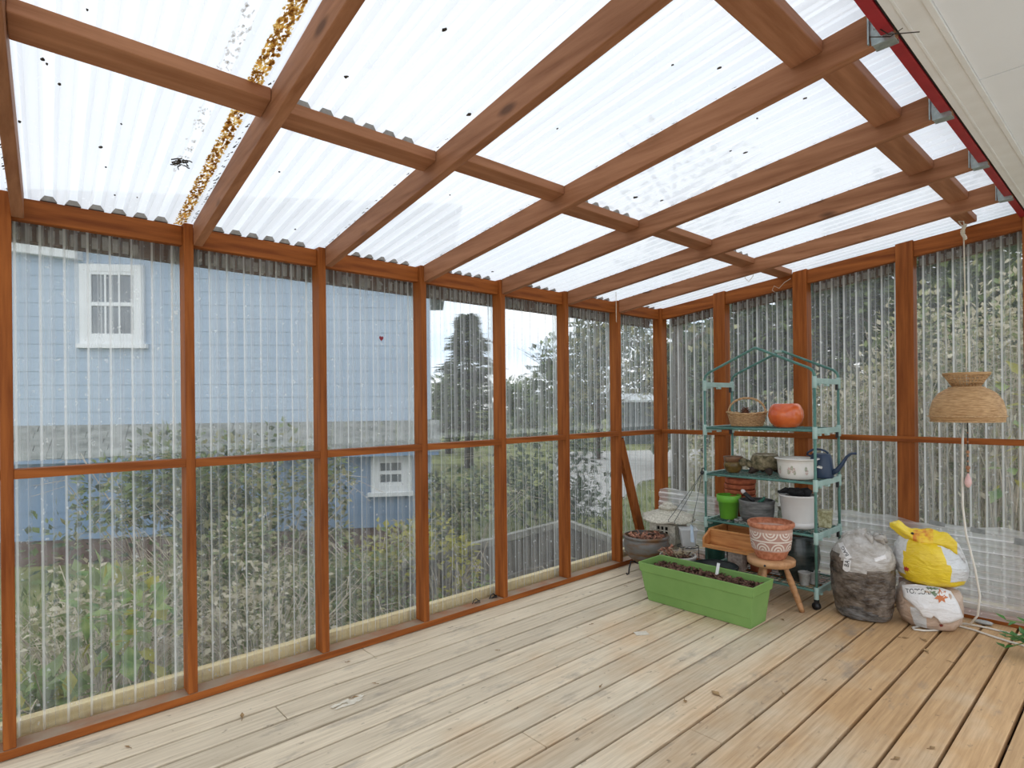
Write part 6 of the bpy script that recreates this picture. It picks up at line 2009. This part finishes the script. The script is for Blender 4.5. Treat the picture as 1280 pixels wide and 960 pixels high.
# ---- near the long wall
bush('bramble with big green leaves just outside the nearest lower sheet', 95, 2.85, .42, 1.0, 420, .105, [LG5, LG1, LG4], 1, 'bramble', 'bramble', 'brambles outside the long wall', stems=26, base=-.62, lumps=10, arch=.8)
bush('bramble with yellowing leaves low at the near left end outside', 45, 2.75, .30, 0.60, 130, .105, [LG5, LG4], 2, 'bramble', 'bramble', 'brambles outside the long wall', stems=22, base=-.62, lumps=8, arch=.9)
bush('tangle of dry tan stems outside the nearest lower sheet', 130, 3.5, .62, 0.9, 900, .05, [LG6, LG3], 3, 'bramble', 'dry_tangle', 'dry tangles outside the long wall', stems=120, base=-.6, arch=.9, stem_r=.004)
bush('tangle of dry tan stems outside the second lower sheet', 320, 3.8, .68, 0.8, 1100, .045, [LG6, LG3], 4, 'bramble', 'dry_tangle', 'dry tangles outside the long wall', stems=110, base=-.6, arch=.9, stem_r=.004)
bush('dark green shrub against the blue house left of the second stud', 200, 5.2, .85, 1.5, 3400, .075, [LG1, LG2, LG3], 5, stems=20, group='shrubs by the blue house')
bush('olive green shrub against the blue house in the second bay', 325, 5.4, .95, 1.5, 3800, .07, [LG3, LG1, LG2], 6, stems=20, group='shrubs by the blue house')
bush('low grey green shrub below the house in the second bay', 270, 4.6, .65, .95, 1800, .055, [LG1, LG3, LG6], 7, stems=40)
bush('loose yellow green shrub below the little house window', 480, 5.2, .60, .85, 1000, .06, [LG4, LG3, LG1], 8, stems=36)
bush('low green shrub outside the third lower sheet', 445, 4.5, .6, .66, 1300, .055, [LG1, LG3], 9, stems=24)
bush('shrub with bright yellow leaves outside the fourth lower sheet', 555, 4.7, .38, .92, 420, .06, [LG4, LG4, LG3], 10, stems=22)
bush('low green shrub at the foot of the fourth lower sheet', 570, 4.35, .45, .5, 560, .05, [LG1, LG5], 11, stems=24)
bush('big round dark green hedge bush behind the low fence', 672, 8.0, 1.0, 1.55, 2600, .085, [LG2, LG2], 12, 'hedge', 'hedge_bush', stems=16, lumps=20)
bush('grey green shrub behind the yellow leaved shrub', 590, 7.2, .75, 1.05, 1300, .075, [LG2, LG3, LG1], 13, stems=18)
bush('low tangle of weeds at the foot of the sixth bay', 735, 5.0, .45, .42, 460, .05, [LG3, LG1], 14, stems=30)
bush('low weeds outside the corner bay', 790, 5.3, .5, .3, 420, .05, [LG1, LG3], 15, stems=20)

# ---- trees beyond
T2 = [LG2, LG1]
tree('tall dark conifer beyond the fourth bay', 585, 17, 3.9, 1.55, 3400, .30, [LG2, LG2, LG1], 21, True, 'trees beyond the porch', crown_base=.22)
tree('bushy tree low beyond the fourth bay', 560, 22, 2.2, 2.0, 1800, .28, T2, 22, group='trees beyond the porch', crown_base=.15)
tree('far round tree low in the pale sky of the fifth bay', 655, 34, 2.3, 2.6, 1700, .36, T2, 23, group='trees beyond the porch', crown_base=.05)
tree('broad far tree right of the pale sky, sixth bay', 705, 26, 3.9, 2.4, 2000, .32, T2, 24, group='trees beyond the porch', crown_base=.12)
tree('tall thin leafed tree in the sixth bay', 745, 19, 4.6, 1.55, 1500, .24, [LG2, LG3], 25, group='trees beyond the porch', crown_base=.15)
tree('loose grey green tree above the dark shed', 800, 31, 5.6, 2.6, 1900, .34, [LG2, LG3], 26, group='trees beyond the porch', crown_base=.18)
tree('slim trunked tree just outside the corner of the end wall', 846, 7.2, 4.6, 1.3, 700, .13, [LG2, LG3], 27, group='trees beyond the porch', trunk_r=.11, crown_base=.45)
tree('round grey green tree beyond the corner of the end wall', 880, 16, 3.6, 1.7, 4000, .26, [LG2, LG3], 28, group='trees beyond the porch', crown_base=.14)
tree('broad dark tree behind the gabled top of the plant rack', 960, 13, 3.9, 1.9, 5500, .24, T2, 29, group='trees beyond the porch', crown_base=.2)
tree('tall dark conifer behind the third end bay', 1060, 12, 5.2, 2.1, 7500, .30, [LG2, LG2, LG1], 30, True, 'trees beyond the porch', crown_base=.12)
tree('tall dark tree behind the wide stud of the end wall', 1150, 11, 4.9, 2.1, 6000, .24, T2, 31, group='trees beyond the porch', crown_base=.2)
tree('dark tree behind the hanging lamp', 1250, 11, 4.0, 1.9, 4200, .22, [LG2, LG3], 32, group='trees beyond the porch', crown_base=.2)

# ---- bramble bank behind the end wall
for i, (px, dep, rx, h, lab) in enumerate(((910, 8.5, .95, 1.35, 'bramble mound behind the left uprights of the plant rack'), (985, 7.2, .95, 1.75, 'bramble mound behind the orange pot'), (1055, 6.4, .9, 2.0, 'bramble mound behind the watering can spout'),
                                           (1110, 5.8, .85, 2.2, 'bramble mound behind the wide stud of the end wall'), (1175, 5.4, .85, 2.6, 'tall bramble mound left of the hanging lamp'), (1245, 5.2, .9, 2.75, 'tall bramble mound behind the hanging lamp'), (1310, 5.2, .9, 2.6, 'tall bramble mound at the house end of the end wall'))):
    bush(lab, px, dep, rx, h, 4200, .062, [LG6, LG3, LG1], 40 + i, 'bramble', 'bramble', 'brambles behind the end wall', stems=130, arch=.8, stem_r=.0045, lumps=20)
bush('sprig of big yellow green leaves right of the hanging lamp', 1266, 3.85, .18, .9, 50, .11, [LG4, LG5], 60, 'bramble', 'bramble', stems=8, base=.55, lumps=5)
# ---- grass
GRS = mat('grass_blade', (0.10, 0.15, 0.03, 1), (0.30, 0.36, 0.11, 1), scale=2, rough=.7, trans=.3)
mb = MB(); rnd = random.Random(90)
for i in range(9000):
    px = rnd.uniform(20, 1290); dep = 3.2 + 8 * rnd.random() ** 1.6
    x, y = bearing(px, dep)
    if x > -0.25 and y < Y_END + .3: continue
    if px < 545 and dep > 5.9: continue
    h = rnd.uniform(.06, .20)
    mb.leaf(Vector((x, y, GZ)), Vector((rnd.uniform(-.45, .45), rnd.uniform(-.45, .45), 1)), Vector((rnd.uniform(-1, 1), rnd.uniform(-1, 1), .1)), h, .014 + .004 * dep * .3)
tag(mb.build('grass', GRS), 'rough green grass growing outside the sheet walls', 'grass', kind='stuff')
